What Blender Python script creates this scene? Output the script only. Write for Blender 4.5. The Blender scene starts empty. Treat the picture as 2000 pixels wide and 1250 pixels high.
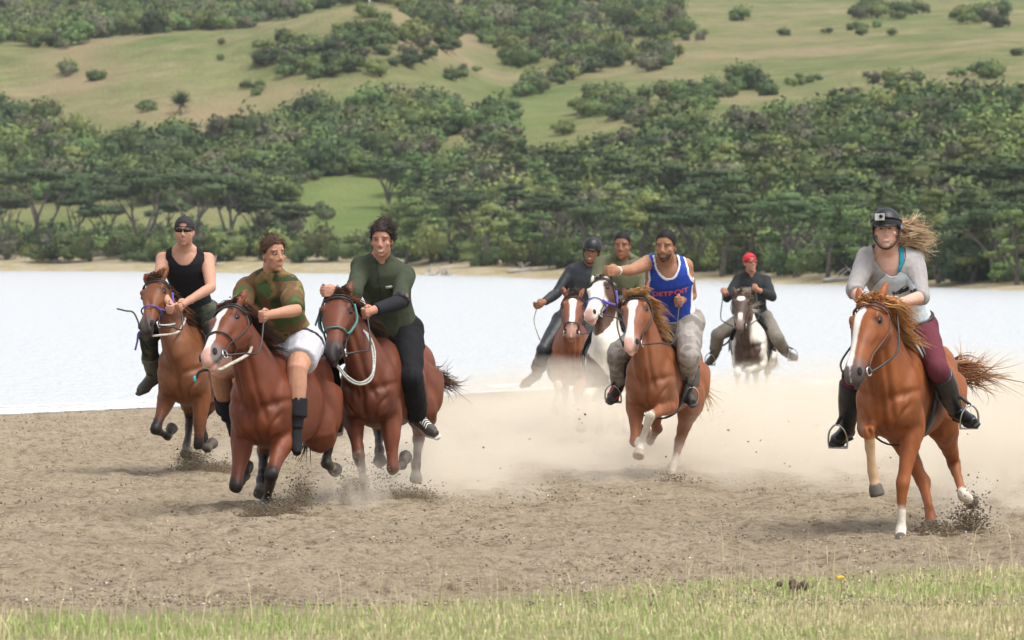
import bpy, math, random
import numpy as np
from mathutils import Vector, Matrix

sc = bpy.context.scene
COL = sc.collection
random.seed(7)
RNG = np.random.default_rng(11)

# ------------------------------------------------------------------ camera
FPX = 9000.0            # focal length in pixels of the 2000 x 1250 photograph
ZC = 2.35               # camera height above the lake
PITCH = math.atan(175 / FPX)
cam_d = bpy.data.cameras.new('camera')
cam = bpy.data.objects.new('camera', cam_d)
COL.objects.link(cam)
cam_d.sensor_width = 36.0
cam_d.lens = 36.0 * FPX / 2000.0
cam_d.clip_start = 0.5
cam_d.clip_end = 4000
cam.location = (0, 0, ZC)
cam.rotation_euler = (math.radians(90) - PITCH, 0, 0)
cam_d.dof.use_dof = True
cam_d.dof.focus_distance = 33.0
cam_d.dof.aperture_fstop = 7.0
sc.camera = cam

# ------------------------------------------------------------------ sky, sun, exposure
SUN_EL, SUN_AZ = math.radians(66), math.radians(125)   # azimuth from +Y clockwise: high, to the right of the camera
world = bpy.data.worlds.new('World')
sc.world = world
world.use_nodes = True
wn = world.node_tree.nodes
wl = world.node_tree.links
bg = wn['Background']
sky = wn.new('ShaderNodeTexSky')
sky.sky_type = 'NISHITA'
sky.sun_disc = False
sky.sun_elevation = SUN_EL
sky.sun_rotation = SUN_AZ
sky.air_density = 1.0
sky.dust_density = 3.0
sky.ozone_density = 1.0
hsv = wn.new('ShaderNodeHueSaturation')      # thin high cloud: the blue is washed out of the sky
hsv.inputs['Saturation'].default_value = 0.28
wl.new(sky.outputs[0], hsv.inputs['Color'])
wl.new(hsv.outputs[0], bg.inputs[0])
bg.inputs[1].default_value = 0.125
sun_d = bpy.data.lights.new('sun', 'SUN')
sun_d.energy = 1.5
sun_d.angle = math.radians(28)
sun_d.color = (1.0, 0.96, 0.9)
sun = bpy.data.objects.new('sun', sun_d)
COL.objects.link(sun)
sdir = Vector((math.sin(SUN_AZ) * math.cos(SUN_EL), math.cos(SUN_AZ) * math.cos(SUN_EL), math.sin(SUN_EL)))
sun.rotation_euler = sdir.to_track_quat('Z', 'Y').to_euler()
sun.location = (0, 0, 60)
sc.view_settings.view_transform = 'Standard'
sc.view_settings.look = 'None'
sc.view_settings.gamma = 1.0
sc.view_settings.exposure = 1.0
sc.view_settings.use_curve_mapping = False
sc.cycles.max_bounces = 6
sc.cycles.volume_bounces = 3
sc.cycles.transparent_max_bounces = 8
sc.cycles.volume_step_rate = 1.0
sc.cycles.volume_max_steps = 96

# ------------------------------------------------------------------ helpers
CAMP = np.array([0.0, 0.0, ZC])
_cp, _sp = math.cos(PITCH), math.sin(PITCH)


def ray(px, py):
    """direction (world Y = 1) through a pixel of the photograph"""
    x, y = (px - 1000.0) / FPX, (625.0 - py) / FPX
    d = np.array([x, _cp + y * _sp, y * _cp - _sp])
    return d / d[1]


def P(px, py, Y):
    return CAMP + ray(px, py) * Y


def to_px(p):
    r = np.asarray(p) - CAMP
    fwd = r[..., 1] * _cp - r[..., 2] * _sp
    up = r[..., 1] * _sp + r[..., 2] * _cp
    return 1000 + FPX * r[..., 0] / fwd, 625 - FPX * up / fwd


def hit(prev, px, py, L, sign):
    """point on the pixel's ray at distance L from prev; sign -1 nearer the camera, +1 farther"""
    d = ray(px, py)
    o = CAMP - prev
    a, b, c = d @ d, 2 * d @ o, o @ o - L * L
    disc = b * b - 4 * a * c
    t = (-b + (0 if disc < 0 else sign * math.sqrt(disc))) / (2 * a)      # a fraction of 1 gives a bent, shorter reach
    return CAMP + d * t


def nrm(v):
    v = np.asarray(v, float)
    return v / (np.linalg.norm(v) + 1e-12)


def sstep(a, b, x):
    t = np.clip((x - a) / (b - a), 0, 1)
    return t * t * (3 - 2 * t)


def _hash(ix, iy, iz, seed):
    h = (ix * 374761393 + iy * 668265263 + iz * 2147483647 + seed * 974634077) & 0xFFFFFFFF
    h = ((h ^ (h >> 13)) * 1274126177) & 0xFFFFFFFF
    return ((h ^ (h >> 16)) & 0xFFFF) / 65535.0


def vnoise(p, freq=1.0, seed=0, octaves=1):
    """value noise, -1..1, on an (n,3) or (n,2) array"""
    p = np.atleast_2d(p)
    if p.shape[1] == 2:
        p = np.column_stack([p, np.zeros(len(p))])
    out = np.zeros(len(p))
    amp, tot = 1.0, 0.0
    for o in range(octaves):
        q = p * freq * 2 ** o + 17.3 * (o + seed)
        i = np.floor(q).astype(np.int64)
        f = q - i
        f = f * f * (3 - 2 * f)
        acc = 0
        for dx in (0, 1):
            wx = f[:, 0] if dx else 1 - f[:, 0]
            for dy in (0, 1):
                wy = f[:, 1] if dy else 1 - f[:, 1]
                for dz in (0, 1):
                    wz = f[:, 2] if dz else 1 - f[:, 2]
                    acc = acc + wx * wy * wz * _hash(i[:, 0] + dx, i[:, 1] + dy, i[:, 2] + dz, seed + o)
        out += amp * (acc * 2 - 1)
        tot += amp
        amp *= 0.5
    return out / tot


def mesh_from(name, V, faces, smooth=True):
    """faces: (n,3) or (n,4) int array, or a list of polygons"""
    me = bpy.data.meshes.new(name)
    V = np.asarray(V, float)
    if isinstance(faces, np.ndarray):
        n, k = faces.shape
        me.vertices.add(len(V))
        me.vertices.foreach_set('co', V.ravel().astype(np.float32))
        me.loops.add(n * k)
        me.loops.foreach_set('vertex_index', faces.ravel().astype(np.int32))
        me.polygons.add(n)
        me.polygons.foreach_set('loop_start', np.arange(0, n * k, k, dtype=np.int32))
        me.update(calc_edges=True)
    else:
        me.from_pydata([tuple(v) for v in V], [], [tuple(f) for f in faces])
        me.update()
    me.polygons.foreach_set('use_smooth', np.full(len(me.polygons), smooth))
    return me


def set_col(me, C, name='tint'):
    a = me.color_attributes.new(name, 'FLOAT_COLOR', 'POINT')
    C = np.asarray(C, float)
    if C.shape[1] == 3:
        C = np.column_stack([C, np.ones(len(C))])
    a.data.foreach_set('color', C.ravel().astype(np.float32))


def co_of(me):
    a = np.empty(len(me.vertices) * 3, np.float32)
    me.vertices.foreach_get('co', a)
    return a.reshape(-1, 3).astype(float)


def normals_of(me):
    a = np.empty(len(me.vertices) * 3, np.float32)
    me.vertices.foreach_get('normal', a)
    return a.reshape(-1, 3).astype(float)


def link(name, me, mat=None, parent=None, **props):
    o = bpy.data.objects.new(name, me)
    COL.objects.link(o)
    if mat is not None and me is not None:
        if len(me.materials) == 0:
            me.materials.append(mat)
    if parent is not None:
        o.parent = parent
    for k, v in props.items():
        o[k] = v
    return o


def empty(name, loc, **props):
    o = bpy.data.objects.new(name, None)
    o.empty_display_size = 0.2
    COL.objects.link(o)
    o.location = tuple(loc)
    for k, v in props.items():
        o[k] = v
    return o


class MB:
    """collects vertices and polygons"""

    def __init__(self):
        self.V, self.F, self.n, self.C = [], [], 0, []

    def add(self, V, F, col=None):
        V = np.asarray(V, float)
        self.V.append(V)
        self.F += [tuple(int(i) + self.n for i in f) for f in F]
        if col is not None:
            c = np.asarray(col, float)
            self.C.append(np.tile(c, (len(V), 1)) if c.ndim == 1 else c)
        self.n += len(V)
        return self

    def loft(self, rings, cap=True, col=None):
        """rings: list of (k,3) arrays"""
        k = len(rings[0])
        V = np.concatenate(rings)
        F = []
        for i in range(len(rings) - 1):
            for j in range(k):
                a, b = i * k + j, i * k + (j + 1) % k
                F.append((a, b, b + k, a + k))
        if cap:
            F.append(tuple(range(k - 1, -1, -1)))
            m = (len(rings) - 1) * k
            F.append(tuple(range(m, m + k)))
        return self.add(V, F, col)

    def tube(self, pts, radii, k=10, ref=(0, 0, 1), flat=1.0, cap=True, col=None, sub=0):
        pts = np.asarray(pts, float)
        radii = np.broadcast_to(np.asarray(radii, float), (len(pts),)).copy()
        if sub:
            pts, radii = spline(pts, radii, sub)
        n = len(pts)
        rings = []
        side = None
        a = np.linspace(0, 2 * math.pi, k, endpoint=False)
        for i in range(n):
            t = nrm(pts[min(i + 1, n - 1)] - pts[max(i - 1, 0)])
            if side is None:
                r = np.asarray(ref, float)
                if abs(r @ t) > 0.95:
                    r = np.array([1.0, 0.1, 0])
                side = nrm(np.cross(t, r))
            else:
                side = nrm(side - t * (side @ t))
            up = np.cross(side, t)
            rings.append(pts[i] + radii[i] * (np.outer(np.cos(a), side) * flat + np.outer(np.sin(a), up)))
        return self.loft(rings, cap, col)

    def ball(self, c, r, axes=None, k=12, m=8, col=None):
        r = np.broadcast_to(np.asarray(r, float), (3,))
        A = np.eye(3) if axes is None else np.array([nrm(x) for x in axes])
        th = np.linspace(0, 2 * math.pi, k, endpoint=False)
        V = [np.array([0, 0, -1.0])]
        for j in range(1, m):
            ph = -math.pi / 2 + math.pi * j / m
            V += [np.array([math.cos(ph) * math.cos(t), math.cos(ph) * math.sin(t), math.sin(ph)]) for t in th]
        V.append(np.array([0, 0, 1.0]))
        V = np.array(V) * r
        F = [(0, 1 + (j + 1) % k, 1 + j) for j in range(k)]
        for i in range(m - 2):
            for j in range(k):
                a, b = 1 + i * k + j, 1 + i * k + (j + 1) % k
                F.append((a, b, b + k, a + k))
        last = len(V) - 1
        F += [(last, last - k + j, last - k + (j + 1) % k) for j in range(k)]
        return self.add(np.asarray(c) + V @ A, F, col)

    def box(self, c, h, axes=None, col=None):
        A = np.eye(3) if axes is None else np.array([nrm(x) for x in axes])
        s = np.array([[x, y, z] for x in (-1, 1) for y in (-1, 1) for z in (-1, 1)], float) * np.asarray(h)
        F = [(0, 1, 3, 2), (4, 6, 7, 5), (0, 4, 5, 1), (2, 3, 7, 6), (0, 2, 6, 4), (1, 5, 7, 3)]
        return self.add(np.asarray(c) + s @ A, F, col)

    def arrays(self):
        return np.concatenate(self.V), self.F

    def mesh(self, name, origin=(0, 0, 0), smooth=True):
        V, F = self.arrays()
        me = bpy.data.meshes.new(name)
        me.from_pydata([tuple(v) for v in (V - np.asarray(origin))], [], F)
        me.update()
        me.polygons.foreach_set('use_smooth', np.full(len(me.polygons), smooth))
        if self.C:
            set_col(me, np.concatenate(self.C))
        return me


def spline(pts, radii, sub):
    """Catmull-Rom through the points"""
    pts, radii = np.asarray(pts, float), np.asarray(radii, float)
    one = radii.ndim == 1
    D = np.column_stack([pts, radii])
    D = np.vstack([2 * D[0] - D[1], D, 2 * D[-1] - D[-2]])
    out = []
    for i in range(1, len(D) - 2):
        for t in np.linspace(0, 1, sub, endpoint=False):
            p0, p1, p2, p3 = D[i - 1:i + 3]
            out.append(0.5 * (2 * p1 + (p2 - p0) * t + (2 * p0 - 5 * p1 + 4 * p2 - p3) * t * t + (3 * p1 - p0 - 3 * p2 + p3) * t ** 3))
    out.append(D[-2])
    out = np.array(out)
    r = np.maximum(out[:, 3:], 1e-4)
    return out[:, :3], (r[:, 0] if one else r)


def remeshed(mb, voxel, smooth=4, name='tmp'):
    """one closed continuous surface out of the overlapping shapes in mb"""
    V, F = mb.arrays()
    me = bpy.data.meshes.new(name)
    me.from_pydata([tuple(v) for v in V], [], F)
    me.update()
    o = bpy.data.objects.new(name, me)
    COL.objects.link(o)
    m = o.modifiers.new('r', 'REMESH')
    m.mode = 'VOXEL'
    m.voxel_size = voxel
    m.use_smooth_shade = True
    if smooth:
        s = o.modifiers.new('s', 'SMOOTH')
        s.factor = 0.5
        s.iterations = smooth
    dg = bpy.context.evaluated_depsgraph_get()
    out = bpy.data.meshes.new_from_object(o.evaluated_get(dg))
    COL.objects.unlink(o)
    bpy.data.objects.remove(o)
    bpy.data.meshes.remove(me)
    out.polygons.foreach_set('use_smooth', np.full(len(out.polygons), True))
    return out


def cut_mesh(me, keep):
    """drop the faces that have a vertex where keep is False"""
    n = len(me.polygons)
    F = [tuple(p.vertices) for p in me.polygons]
    V = co_of(me)
    F = [f for f in F if all(keep[i] for i in f)]
    used = np.zeros(len(V), bool)
    for f in F:
        used[list(f)] = True
    idx = np.cumsum(used) - 1
    out = bpy.data.meshes.new(me.name)
    out.from_pydata([tuple(v) for v in V[used]], [], [tuple(int(idx[i]) for i in f) for f in F])
    out.update()
    out.polygons.foreach_set('use_smooth', np.full(len(out.polygons), True))
    return out


# ------------------------------------------------------------------ materials
MATS = {}


def mat(name, color=(0.5, 0.5, 0.5), rough=0.7, noise=0.0, nscale=20.0, bump=0.0, bscale=60.0, attr=None,
        spec=0.5, metal=0.0, sheen=0.0, dist=0.01):
    """Principled material: a colour (or the 'tint' attribute) broken up by procedural noise, with fine relief"""
    if name in MATS:
        return MATS[name]
    m = bpy.data.materials.new(name)
    m.use_nodes = True
    nt = m.node_tree
    b = nt.nodes['Principled BSDF']
    b.inputs['Roughness'].default_value = rough
    b.inputs['Specular IOR Level'].default_value = spec
    b.inputs['Metallic'].default_value = metal
    if sheen:
        b.inputs['Sheen Weight'].default_value = sheen
    tc = nt.nodes.new('ShaderNodeTexCoord')
    if attr:
        src = nt.nodes.new('ShaderNodeAttribute')
        src.attribute_name = attr
        src = src.outputs['Color']
    else:
        src = nt.nodes.new('ShaderNodeRGB')
        src.outputs[0].default_value = (*color, 1)
        src = src.outputs[0]
    if noise:
        n = nt.nodes.new('ShaderNodeTexNoise')
        n.inputs['Scale'].default_value = nscale
        n.inputs['Detail'].default_value = 4
        nt.links.new(tc.outputs['Object'], n.inputs['Vector'])
        mr = nt.nodes.new('ShaderNodeMapRange')
        mr.inputs['From Min'].default_value = 0.3
        mr.inputs['From Max'].default_value = 0.7
        mr.inputs['To Min'].default_value = 1 - noise
        mr.inputs['To Max'].default_value = 1 + noise
        nt.links.new(n.outputs['Fac'], mr.inputs['Value'])
        mx = nt.nodes.new('ShaderNodeVectorMath')
        mx.operation = 'SCALE'
        nt.links.new(src, mx.inputs[0])
        nt.links.new(mr.outputs[0], mx.inputs['Scale'])
        src = mx.outputs[0]
    nt.links.new(src, b.inputs['Base Color'])
    if bump:
        n2 = nt.nodes.new('ShaderNodeTexNoise')
        n2.inputs['Scale'].default_value = bscale
        n2.inputs['Detail'].default_value = 5
        nt.links.new(tc.outputs['Object'], n2.inputs['Vector'])
        bp = nt.nodes.new('ShaderNodeBump')
        bp.inputs['Strength'].default_value = bump
        bp.inputs['Distance'].default_value = dist
        nt.links.new(n2.outputs['Fac'], bp.inputs['Height'])
        nt.links.new(bp.outputs[0], b.inputs['Normal'])
    MATS[name] = m
    return m


# ------------------------------------------------------------------ near ground: beach running down to the lake
def shore_Y(X):
    return np.interp(X, [-40, -15, -6.5, 0, 7.8, 20, 60], [44, 50, 58.7, 67, 70, 73, 80])


def zg(X, Y):
    X, Y = np.asarray(X, float), np.asarray(Y, float)
    s = np.clip((Y - 30) / (shore_Y(X) - 30), 0, 3)
    z = 0.40 * (1 - s ** 2)
    z = np.where(s > 1, np.maximum(-0.9 * (s - 1), -0.8), z)
    return z + np.where(Y < 30, 0.05 * np.clip((30 - Y) / 9, 0, 2), 0)


def grid(xs, ys):
    X, Y = np.meshgrid(xs, ys)
    nx, ny = len(xs), len(ys)
    i = np.arange(nx * ny).reshape(ny, nx)
    F = np.stack([i[:-1, :-1], i[:-1, 1:], i[1:, 1:], i[1:, :-1]], -1).reshape(-1, 4)
    return X.ravel(), Y.ravel(), F


def ramp(nt, src, stops):
    r = nt.nodes.new('ShaderNodeValToRGB')
    el = r.color_ramp.elements
    while len(el) < len(stops):
        el.new(0.5)
    for e, (p, c) in zip(el, stops):
        e.position = p
        e.color = (*c, 1)
    nt.links.new(src, r.inputs[0])
    return r.outputs[0]


def nnoise(nt, vec, scale, detail=5, rough=0.55):
    n = nt.nodes.new('ShaderNodeTexNoise')
    n.inputs['Scale'].default_value = scale
    n.inputs['Detail'].default_value = detail
    n.inputs['Roughness'].default_value = rough
    nt.links.new(vec, n.inputs['Vector'])
    return n.outputs['Fac']


def nmath(nt, op, a, b=None):
    n = nt.nodes.new('ShaderNodeMath')
    n.operation = op
    for i, v in enumerate((a, b)):
        if v is None:
            continue
        if isinstance(v, (int, float)):
            n.inputs[i].default_value = v
        else:
            nt.links.new(v, n.inputs[i])
    return n.outputs[0]


def nmix(nt, fac, a, b):
    n = nt.nodes.new('ShaderNodeMix')
    n.data_type = 'RGBA'
    if isinstance(fac, (int, float)):
        n.inputs[0].default_value = fac
    else:
        nt.links.new(fac, n.inputs[0])
    for i, v in ((6, a), (7, b)):
        if isinstance(v, tuple):
            n.inputs[i].default_value = (*v, 1)
        else:
            nt.links.new(v, n.inputs[i])
    return n.outputs[2]


def new_mat(name, rough=0.9, spec=0.3):
    m = bpy.data.materials.new(name)
    m.use_nodes = True
    nt = m.node_tree
    b = nt.nodes['Principled BSDF']
    b.inputs['Roughness'].default_value = rough
    b.inputs['Specular IOR Level'].default_value = spec
    tc = nt.nodes.new('ShaderNodeTexCoord')
    return m, nt, b, tc.outputs['Object']


def bump_to(nt, b, height, strength=0.6, dist=0.03):
    bp = nt.nodes.new('ShaderNodeBump')
    bp.inputs['Strength'].default_value = strength
    bp.inputs['Distance'].default_value = dist
    nt.links.new(height, bp.inputs['Height'])
    nt.links.new(bp.outputs[0], b.inputs['Normal'])


def sand_material():
    m, nt, b, co = new_mat('sand', 0.95, 0.2)
    big = nnoise(nt, co, 0.9, 3)
    mid = nnoise(nt, co, 11, 6, 0.7)
    fine = nnoise(nt, co, 38, 6, 0.75)
    base = ramp(nt, big, [(0.3, (0.44, 0.35, 0.24)), (0.7, (0.54, 0.44, 0.31))])
    dark = ramp(nt, mid, [(0.32, (0.22, 0.18, 0.13)), (0.52, (1, 1, 1))])
    sp = ramp(nt, fine, [(0.32, (0.45, 0.42, 0.38)), (0.52, (1, 1, 1)), (0.78, (1.0, 1.0, 1.0))])
    mu = nt.nodes.new('ShaderNodeMix')
    mu.data_type = 'RGBA'
    mu.blend_type = 'MULTIPLY'
    mu.inputs[0].default_value = 0.72
    nt.links.new(base, mu.inputs[6])
    nt.links.new(dark, mu.inputs[7])
    mu2 = nt.nodes.new('ShaderNodeMix')
    mu2.data_type = 'RGBA'
    mu2.blend_type = 'MULTIPLY'
    mu2.inputs[0].default_value = 0.85
    nt.links.new(mu.outputs[2], mu2.inputs[6])
    nt.links.new(sp, mu2.inputs[7])
    at = nt.nodes.new('ShaderNodeAttribute')
    at.attribute_name = 'tint'                      # r: damp sand at the water's edge, g: turf under the grass
    sep = nt.nodes.new('ShaderNodeSeparateColor')
    nt.links.new(at.outputs['Color'], sep.inputs[0])
    wet = nmix(nt, sep.outputs[0], mu2.outputs[2], (0.16, 0.14, 0.115))
    turf = ramp(nt, nnoise(nt, co, 5, 5), [(0.35, (0.28, 0.30, 0.10)), (0.65, (0.46, 0.39, 0.23))])
    nt.links.new(nmix(nt, sep.outputs[1], wet, turf), b.inputs['Base Color'])
    h = nmath(nt, 'ADD', mid, nmath(nt, 'MULTIPLY', fine, 0.5))
    bump_to(nt, b, h, 1.0, 0.08)
    return m


def grass_edge(X):
    """depth at which the turf ends"""
    return np.interp(X, [-6, -2.6, -1.5, 0, 1.0, 2.6, 6], [23.0, 22.9, 22.9, 24.0, 25.2, 26.4, 27.5])


xs = np.concatenate([np.linspace(-160, -9, 26), np.linspace(-8.94, 8.94, 300), np.linspace(9, 160, 26)])
ys = np.concatenate([np.linspace(-60, 19, 20), np.linspace(19.05, 46, 520), np.linspace(46.1, 75, 240), np.linspace(76, 110, 12)])
X, Y, F = grid(xs, ys)
Z = zg(X, Y)
pl = np.column_stack([X, Y])
inside = (np.abs(X) < 9) & (Y > 19) & (Y < 75)
dry = sstep(1.5, 4.0, shore_Y(X) - Y)
hn = vnoise(pl * [1, 1], 1.6, 1, 3) * 0.022 + np.abs(vnoise(pl, 5.0, 2, 3)) * 0.045 + vnoise(pl, 9, 5, 2) * 0.022
tracks = np.exp(-((np.sin(X * 2.1 + Y * 0.12 + vnoise(pl, 0.3, 9) * 2.5)) / 0.35) ** 2) * 0.03
turf = sstep(-0.3, 0.5, grass_edge(X) - Y + vnoise(pl, 1.3, 4, 2) * 0.6)
Z = Z + np.where(inside, (hn - tracks * (1 - turf)) * (0.15 + 0.85 * dry) * (1 - 0.5 * turf), 0)
pits = np.random.default_rng(55)                # hoof prints: a pit with a raised rim
G2 = Z.reshape(len(ys), len(xs))
for k in range(2600):
    hy = 24 + 34 * pits.random() ** 1.4
    hx = pits.uniform(-1, 1) * (hy * .115)
    if shore_Y(hx) - hy < 2 or hy < grass_edge(hx) + .2:
        continue
    i0, i1 = np.searchsorted(ys, [hy - .32, hy + .32])
    j0, j1 = np.searchsorted(xs, [hx - .28, hx + .28])
    dx, dy = np.meshgrid(xs[j0:j1] - hx, ys[i0:i1] - hy)
    q = (dx / .085) ** 2 + (dy / .11) ** 2
    G2[i0:i1, j0:j1] += pits.uniform(.3, 1.0) * (-.032 * np.exp(-q) + .014 * np.exp(-(np.sqrt(q) - 1.6) ** 2 / .3))
Z = G2.ravel()
me = mesh_from('ground', np.column_stack([X, Y, Z]), F)
damp = 1 - sstep(0.3, 1.3, shore_Y(X) - Y + vnoise(pl, 0.8, 3, 2) * 0.4)
set_col(me, np.column_stack([damp, turf, np.zeros(len(X))]))
link('ground', me, sand_material(), kind='structure')

# lake
def water_material():
    m, nt, b, co = new_mat('lake_water', 0.12, 0.6)
    mp = nt.nodes.new('ShaderNodeMapping')
    mp.inputs['Scale'].default_value = (1.0, 0.45, 1.0)
    nt.links.new(co, mp.inputs['Vector'])
    w1 = nnoise(nt, mp.outputs[0], 3.2, 4, 0.6)
    w2 = nnoise(nt, mp.outputs[0], 11, 3, 0.6)
    h = nmath(nt, 'ADD', w1, nmath(nt, 'MULTIPLY', w2, 0.35))
    b.inputs['Base Color'].default_value = (0.52, 0.535, 0.54, 1)     # pale base colour stands in for part of the white sky's reflection
    b.inputs['Roughness'].default_value = 0.25
    bump_to(nt, b, h, 1.0, 0.16)
    return m


xs = np.linspace(-260, 260, 120)
ys = np.linspace(40, 330, 120)
X, Y, F = grid(xs, ys)
me = mesh_from('lake', np.column_stack([X, Y, 0 * X]), F)
link('lake', me, water_material(), kind='structure')

# foam and pale wavelets breaking at the water's edge
mb = MB()
rr = random.Random(3)
for i in range(150):
    x = rr.uniform(-11, 11)
    y = shore_Y(x) + rr.choice([0.15, 0.5, 0.9, 1.6, 2.6]) + rr.uniform(-.12, .12)
    L, w = rr.uniform(.3, 1.3), rr.uniform(.02, .06)
    pts = [(x + t * L, y + math.sin(t * 5 + i) * .06 + (shore_Y(x + t * L) - shore_Y(x)), 0.006) for t in np.linspace(0, 1, 6)]
    mb.tube(pts, [.004, w, w * 1.2, w, w * .8, .004], k=6, flat=1.0)
    V = mb.V[-1]
    V[:, 2] = 0.004 + (V[:, 2] - 0.006) * 0.35 + 0.006
link('foam', mb.mesh('foam'), mat('foam', (.8, .8, .78), .6), kind='stuff', label='pale foam along the lake edge')

# ------------------------------------------------------------------ far shore and hills
PROF = {
    -300: [(275, 527), (288, 520), (310, 480), (340, 370), (370, 250), (395, 170), (420, 130), (460, 100), (560, 20), (760, -90)],
    0: [(264, 530), (276, 523), (300, 478), (330, 365), (360, 232), (385, 140), (402, 82), (430, 92), (465, 75), (560, 5), (760, -90)],
    400: [(252, 533), (264, 526), (290, 478), (320, 365), (345, 255), (367, 160), (390, 60), (408, 70), (470, 66), (560, 0), (760, -90)],
    725: [(243, 538), (255, 531), (280, 480), (300, 420), (325, 335), (347, 215), (367, 110), (386, 8), (400, 14), (425, 50), (480, 40), (560, -20), (760, -110)],
    1000: [(222, 545), (235, 539), (260, 490), (290, 395), (320, 290), (345, 222), (372, 180), (395, 150), (440, 95), (520, 10), (760, -120)],
    1400: [(202, 556), (214, 550), (235, 505), (265, 405), (295, 295), (322, 226), (360, 170), (420, 100), (520, 10), (760, -120)],
    2000: [(169, 575), (180, 568), (200, 525), (230, 410), (260, 300), (300, 190), (360, 120), (440, 50), (520, 0), (760, -100)],
    2400: [(160, 582), (172, 574), (190, 530), (220, 410), (250, 300), (290, 200), (350, 120), (430, 50), (520, 0), (760, -100)],
}
_pk = sorted(PROF)
_T = np.linspace(0, 1, 1)


def zhill(X, Y):
    X, Y = np.asarray(X, float), np.asarray(Y, float)
    px = np.clip(1000 + FPX * X / np.maximum(Y, 1), _pk[0], _pk[-1])
    tabs = []
    for k in _pk:
        yy = np.array([a for a, _ in PROF[k]], float)
        zz = ZC + (450 - np.array([b for _, b in PROF[k]], float)) / FPX * yy
        zz[0] = -0.02
        sl = 0.12
        z = np.interp(Y, yy, zz)
        z = np.where(Y < yy[0], (Y - yy[0]) * sl, z)
        # soften the kinks
        z2 = 0.25 * (np.interp(Y - 7, yy, zz) + np.interp(Y + 7, yy, zz)) + 0.5 * np.interp(Y, yy, zz)
        tabs.append(np.where(Y > yy[0] + 16, z2, z))
    tabs = np.array(tabs)
    j = np.clip(np.searchsorted(_pk, px, side='right') - 1, 0, len(_pk) - 2)
    a, b = np.array(_pk)[j], np.array(_pk)[j + 1]
    t = (px - a) / (b - a)
    t = t * t * (3 - 2 * t)
    r = np.arange(X.size).reshape(X.shape)
    z = tabs[j.ravel(), r.ravel()].reshape(X.shape) * (1 - t) + tabs[j.ravel() + 1, r.ravel()].reshape(X.shape) * t
    return z


def hill_noise(X, Y):
    pl = np.column_stack([np.ravel(X), np.ravel(Y)])
    return (vnoise(pl, 0.07, 21, 3) * .5 + vnoise(pl, 0.35, 22, 2) * 0.16).reshape(np.shape(X))


def zland(X, Y):
    base = zhill(X, Y)
    return base + hill_noise(X, Y) * np.clip((base - 0.8) / 4, 0, 1)


_cx = np.arange(-220, 2221, 10.0)
_ts = np.arange(152, 660, 1.5)
_GX, _GY = np.meshgrid(_cx, _ts)
_WX = (_GX - 1000) / FPX * _GY
_WZ = zland(_WX.ravel(), _GY.ravel()).reshape(_WX.shape)
_ROW = np.minimum.accumulate(to_px(np.stack([_WX, _GY, _WZ], -1))[1], axis=0)     # the highest picture row reached so far in each column


def on_land(px, py):
    """where the ray through a pixel meets the far land"""
    c = int(round((px - _cx[0]) / 10.0))
    if not 0 <= c < len(_cx):
        return None
    k = int(np.argmax(_ROW[:, c] <= py))
    if _ROW[k, c] > py:
        return None
    x, y = (px - 1000) / FPX * _ts[k], _ts[k]
    return np.array([x, y, float(zland(np.array([x]), np.array([y]))[0])])


xs_a = np.linspace(-0.28, 0.28, 300)
ys = np.concatenate([np.linspace(140, 300, 130), np.linspace(301, 480, 150), np.linspace(482, 800, 60)])
A, Y = np.meshgrid(xs_a, ys)
X = A * Y
nx, ny = len(xs_a), len(ys)
i = np.arange(nx * ny).reshape(ny, nx)
F = np.stack([i[:-1, :-1], i[:-1, 1:], i[1:, 1:], i[1:, :-1]], -1).reshape(-1, 4)
X, Y = X.ravel(), Y.ravel()
Z = zland(X, Y)


def hill_material():
    m, nt, b, co = new_mat('hill_pasture', 0.95, 0.15)
    big = nnoise(nt, co, 0.06, 4, 0.6)
    mid = nnoise(nt, co, 0.45, 5, 0.6)
    fine = nnoise(nt, co, 3.0, 4, 0.65)
    g = ramp(nt, big, [(0.36, (0.115, 0.148, 0.045)), (0.5, (0.170, 0.175, 0.070)), (0.62, (0.235, 0.200, 0.105))])
    m2 = nt.nodes.new('ShaderNodeMix')
    m2.data_type = 'RGBA'
    m2.blend_type = 'OVERLAY'
    m2.inputs[0].default_value = 0.55
    nt.links.new(g, m2.inputs[6])
    nt.links.new(mid, m2.inputs[7])
    m3 = nt.nodes.new('ShaderNodeMix')
    m3.data_type = 'RGBA'
    m3.blend_type = 'OVERLAY'
    m3.inputs[0].default_value = 0.4
    nt.links.new(m2.outputs[2], m3.inputs[6])
    nt.links.new(fine, m3.inputs[7])
    at = nt.nodes.new('ShaderNodeAttribute')
    at.attribute_name = 'tint'                   # r: shore sand, g: lush meadow, b: dry slope
    sep = nt.nodes.new('ShaderNodeSeparateColor')
    nt.links.new(at.outputs['Color'], sep.inputs[0])
    c = nmix(nt, sep.outputs[1], m3.outputs[2], (0.140, 0.200, 0.050))
    c = nmix(nt, sep.outputs[2], c, (0.27, 0.205, 0.115))
    sand = ramp(nt, nnoise(nt, co, 0.8, 4), [(0.4, (0.33, 0.27, 0.13)), (0.6, (0.42, 0.36, 0.26))])
    c = nmix(nt, sep.outputs[0], c, sand)
    nt.links.new(c, b.inputs['Base Color'])
    bump_to(nt, b, fine, 0.8, 0.5)
    return m


pl = np.column_stack([X, Y])
me = mesh_from('hills', np.column_stack([X, Y, Z]), F)
px, py = to_px(np.column_stack([X, Y, Z]))


def blob(cx, cy, rx, ry):
    return np.exp(-(((px - cx) / rx) ** 2 + ((py - cy) / ry) ** 2))


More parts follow.
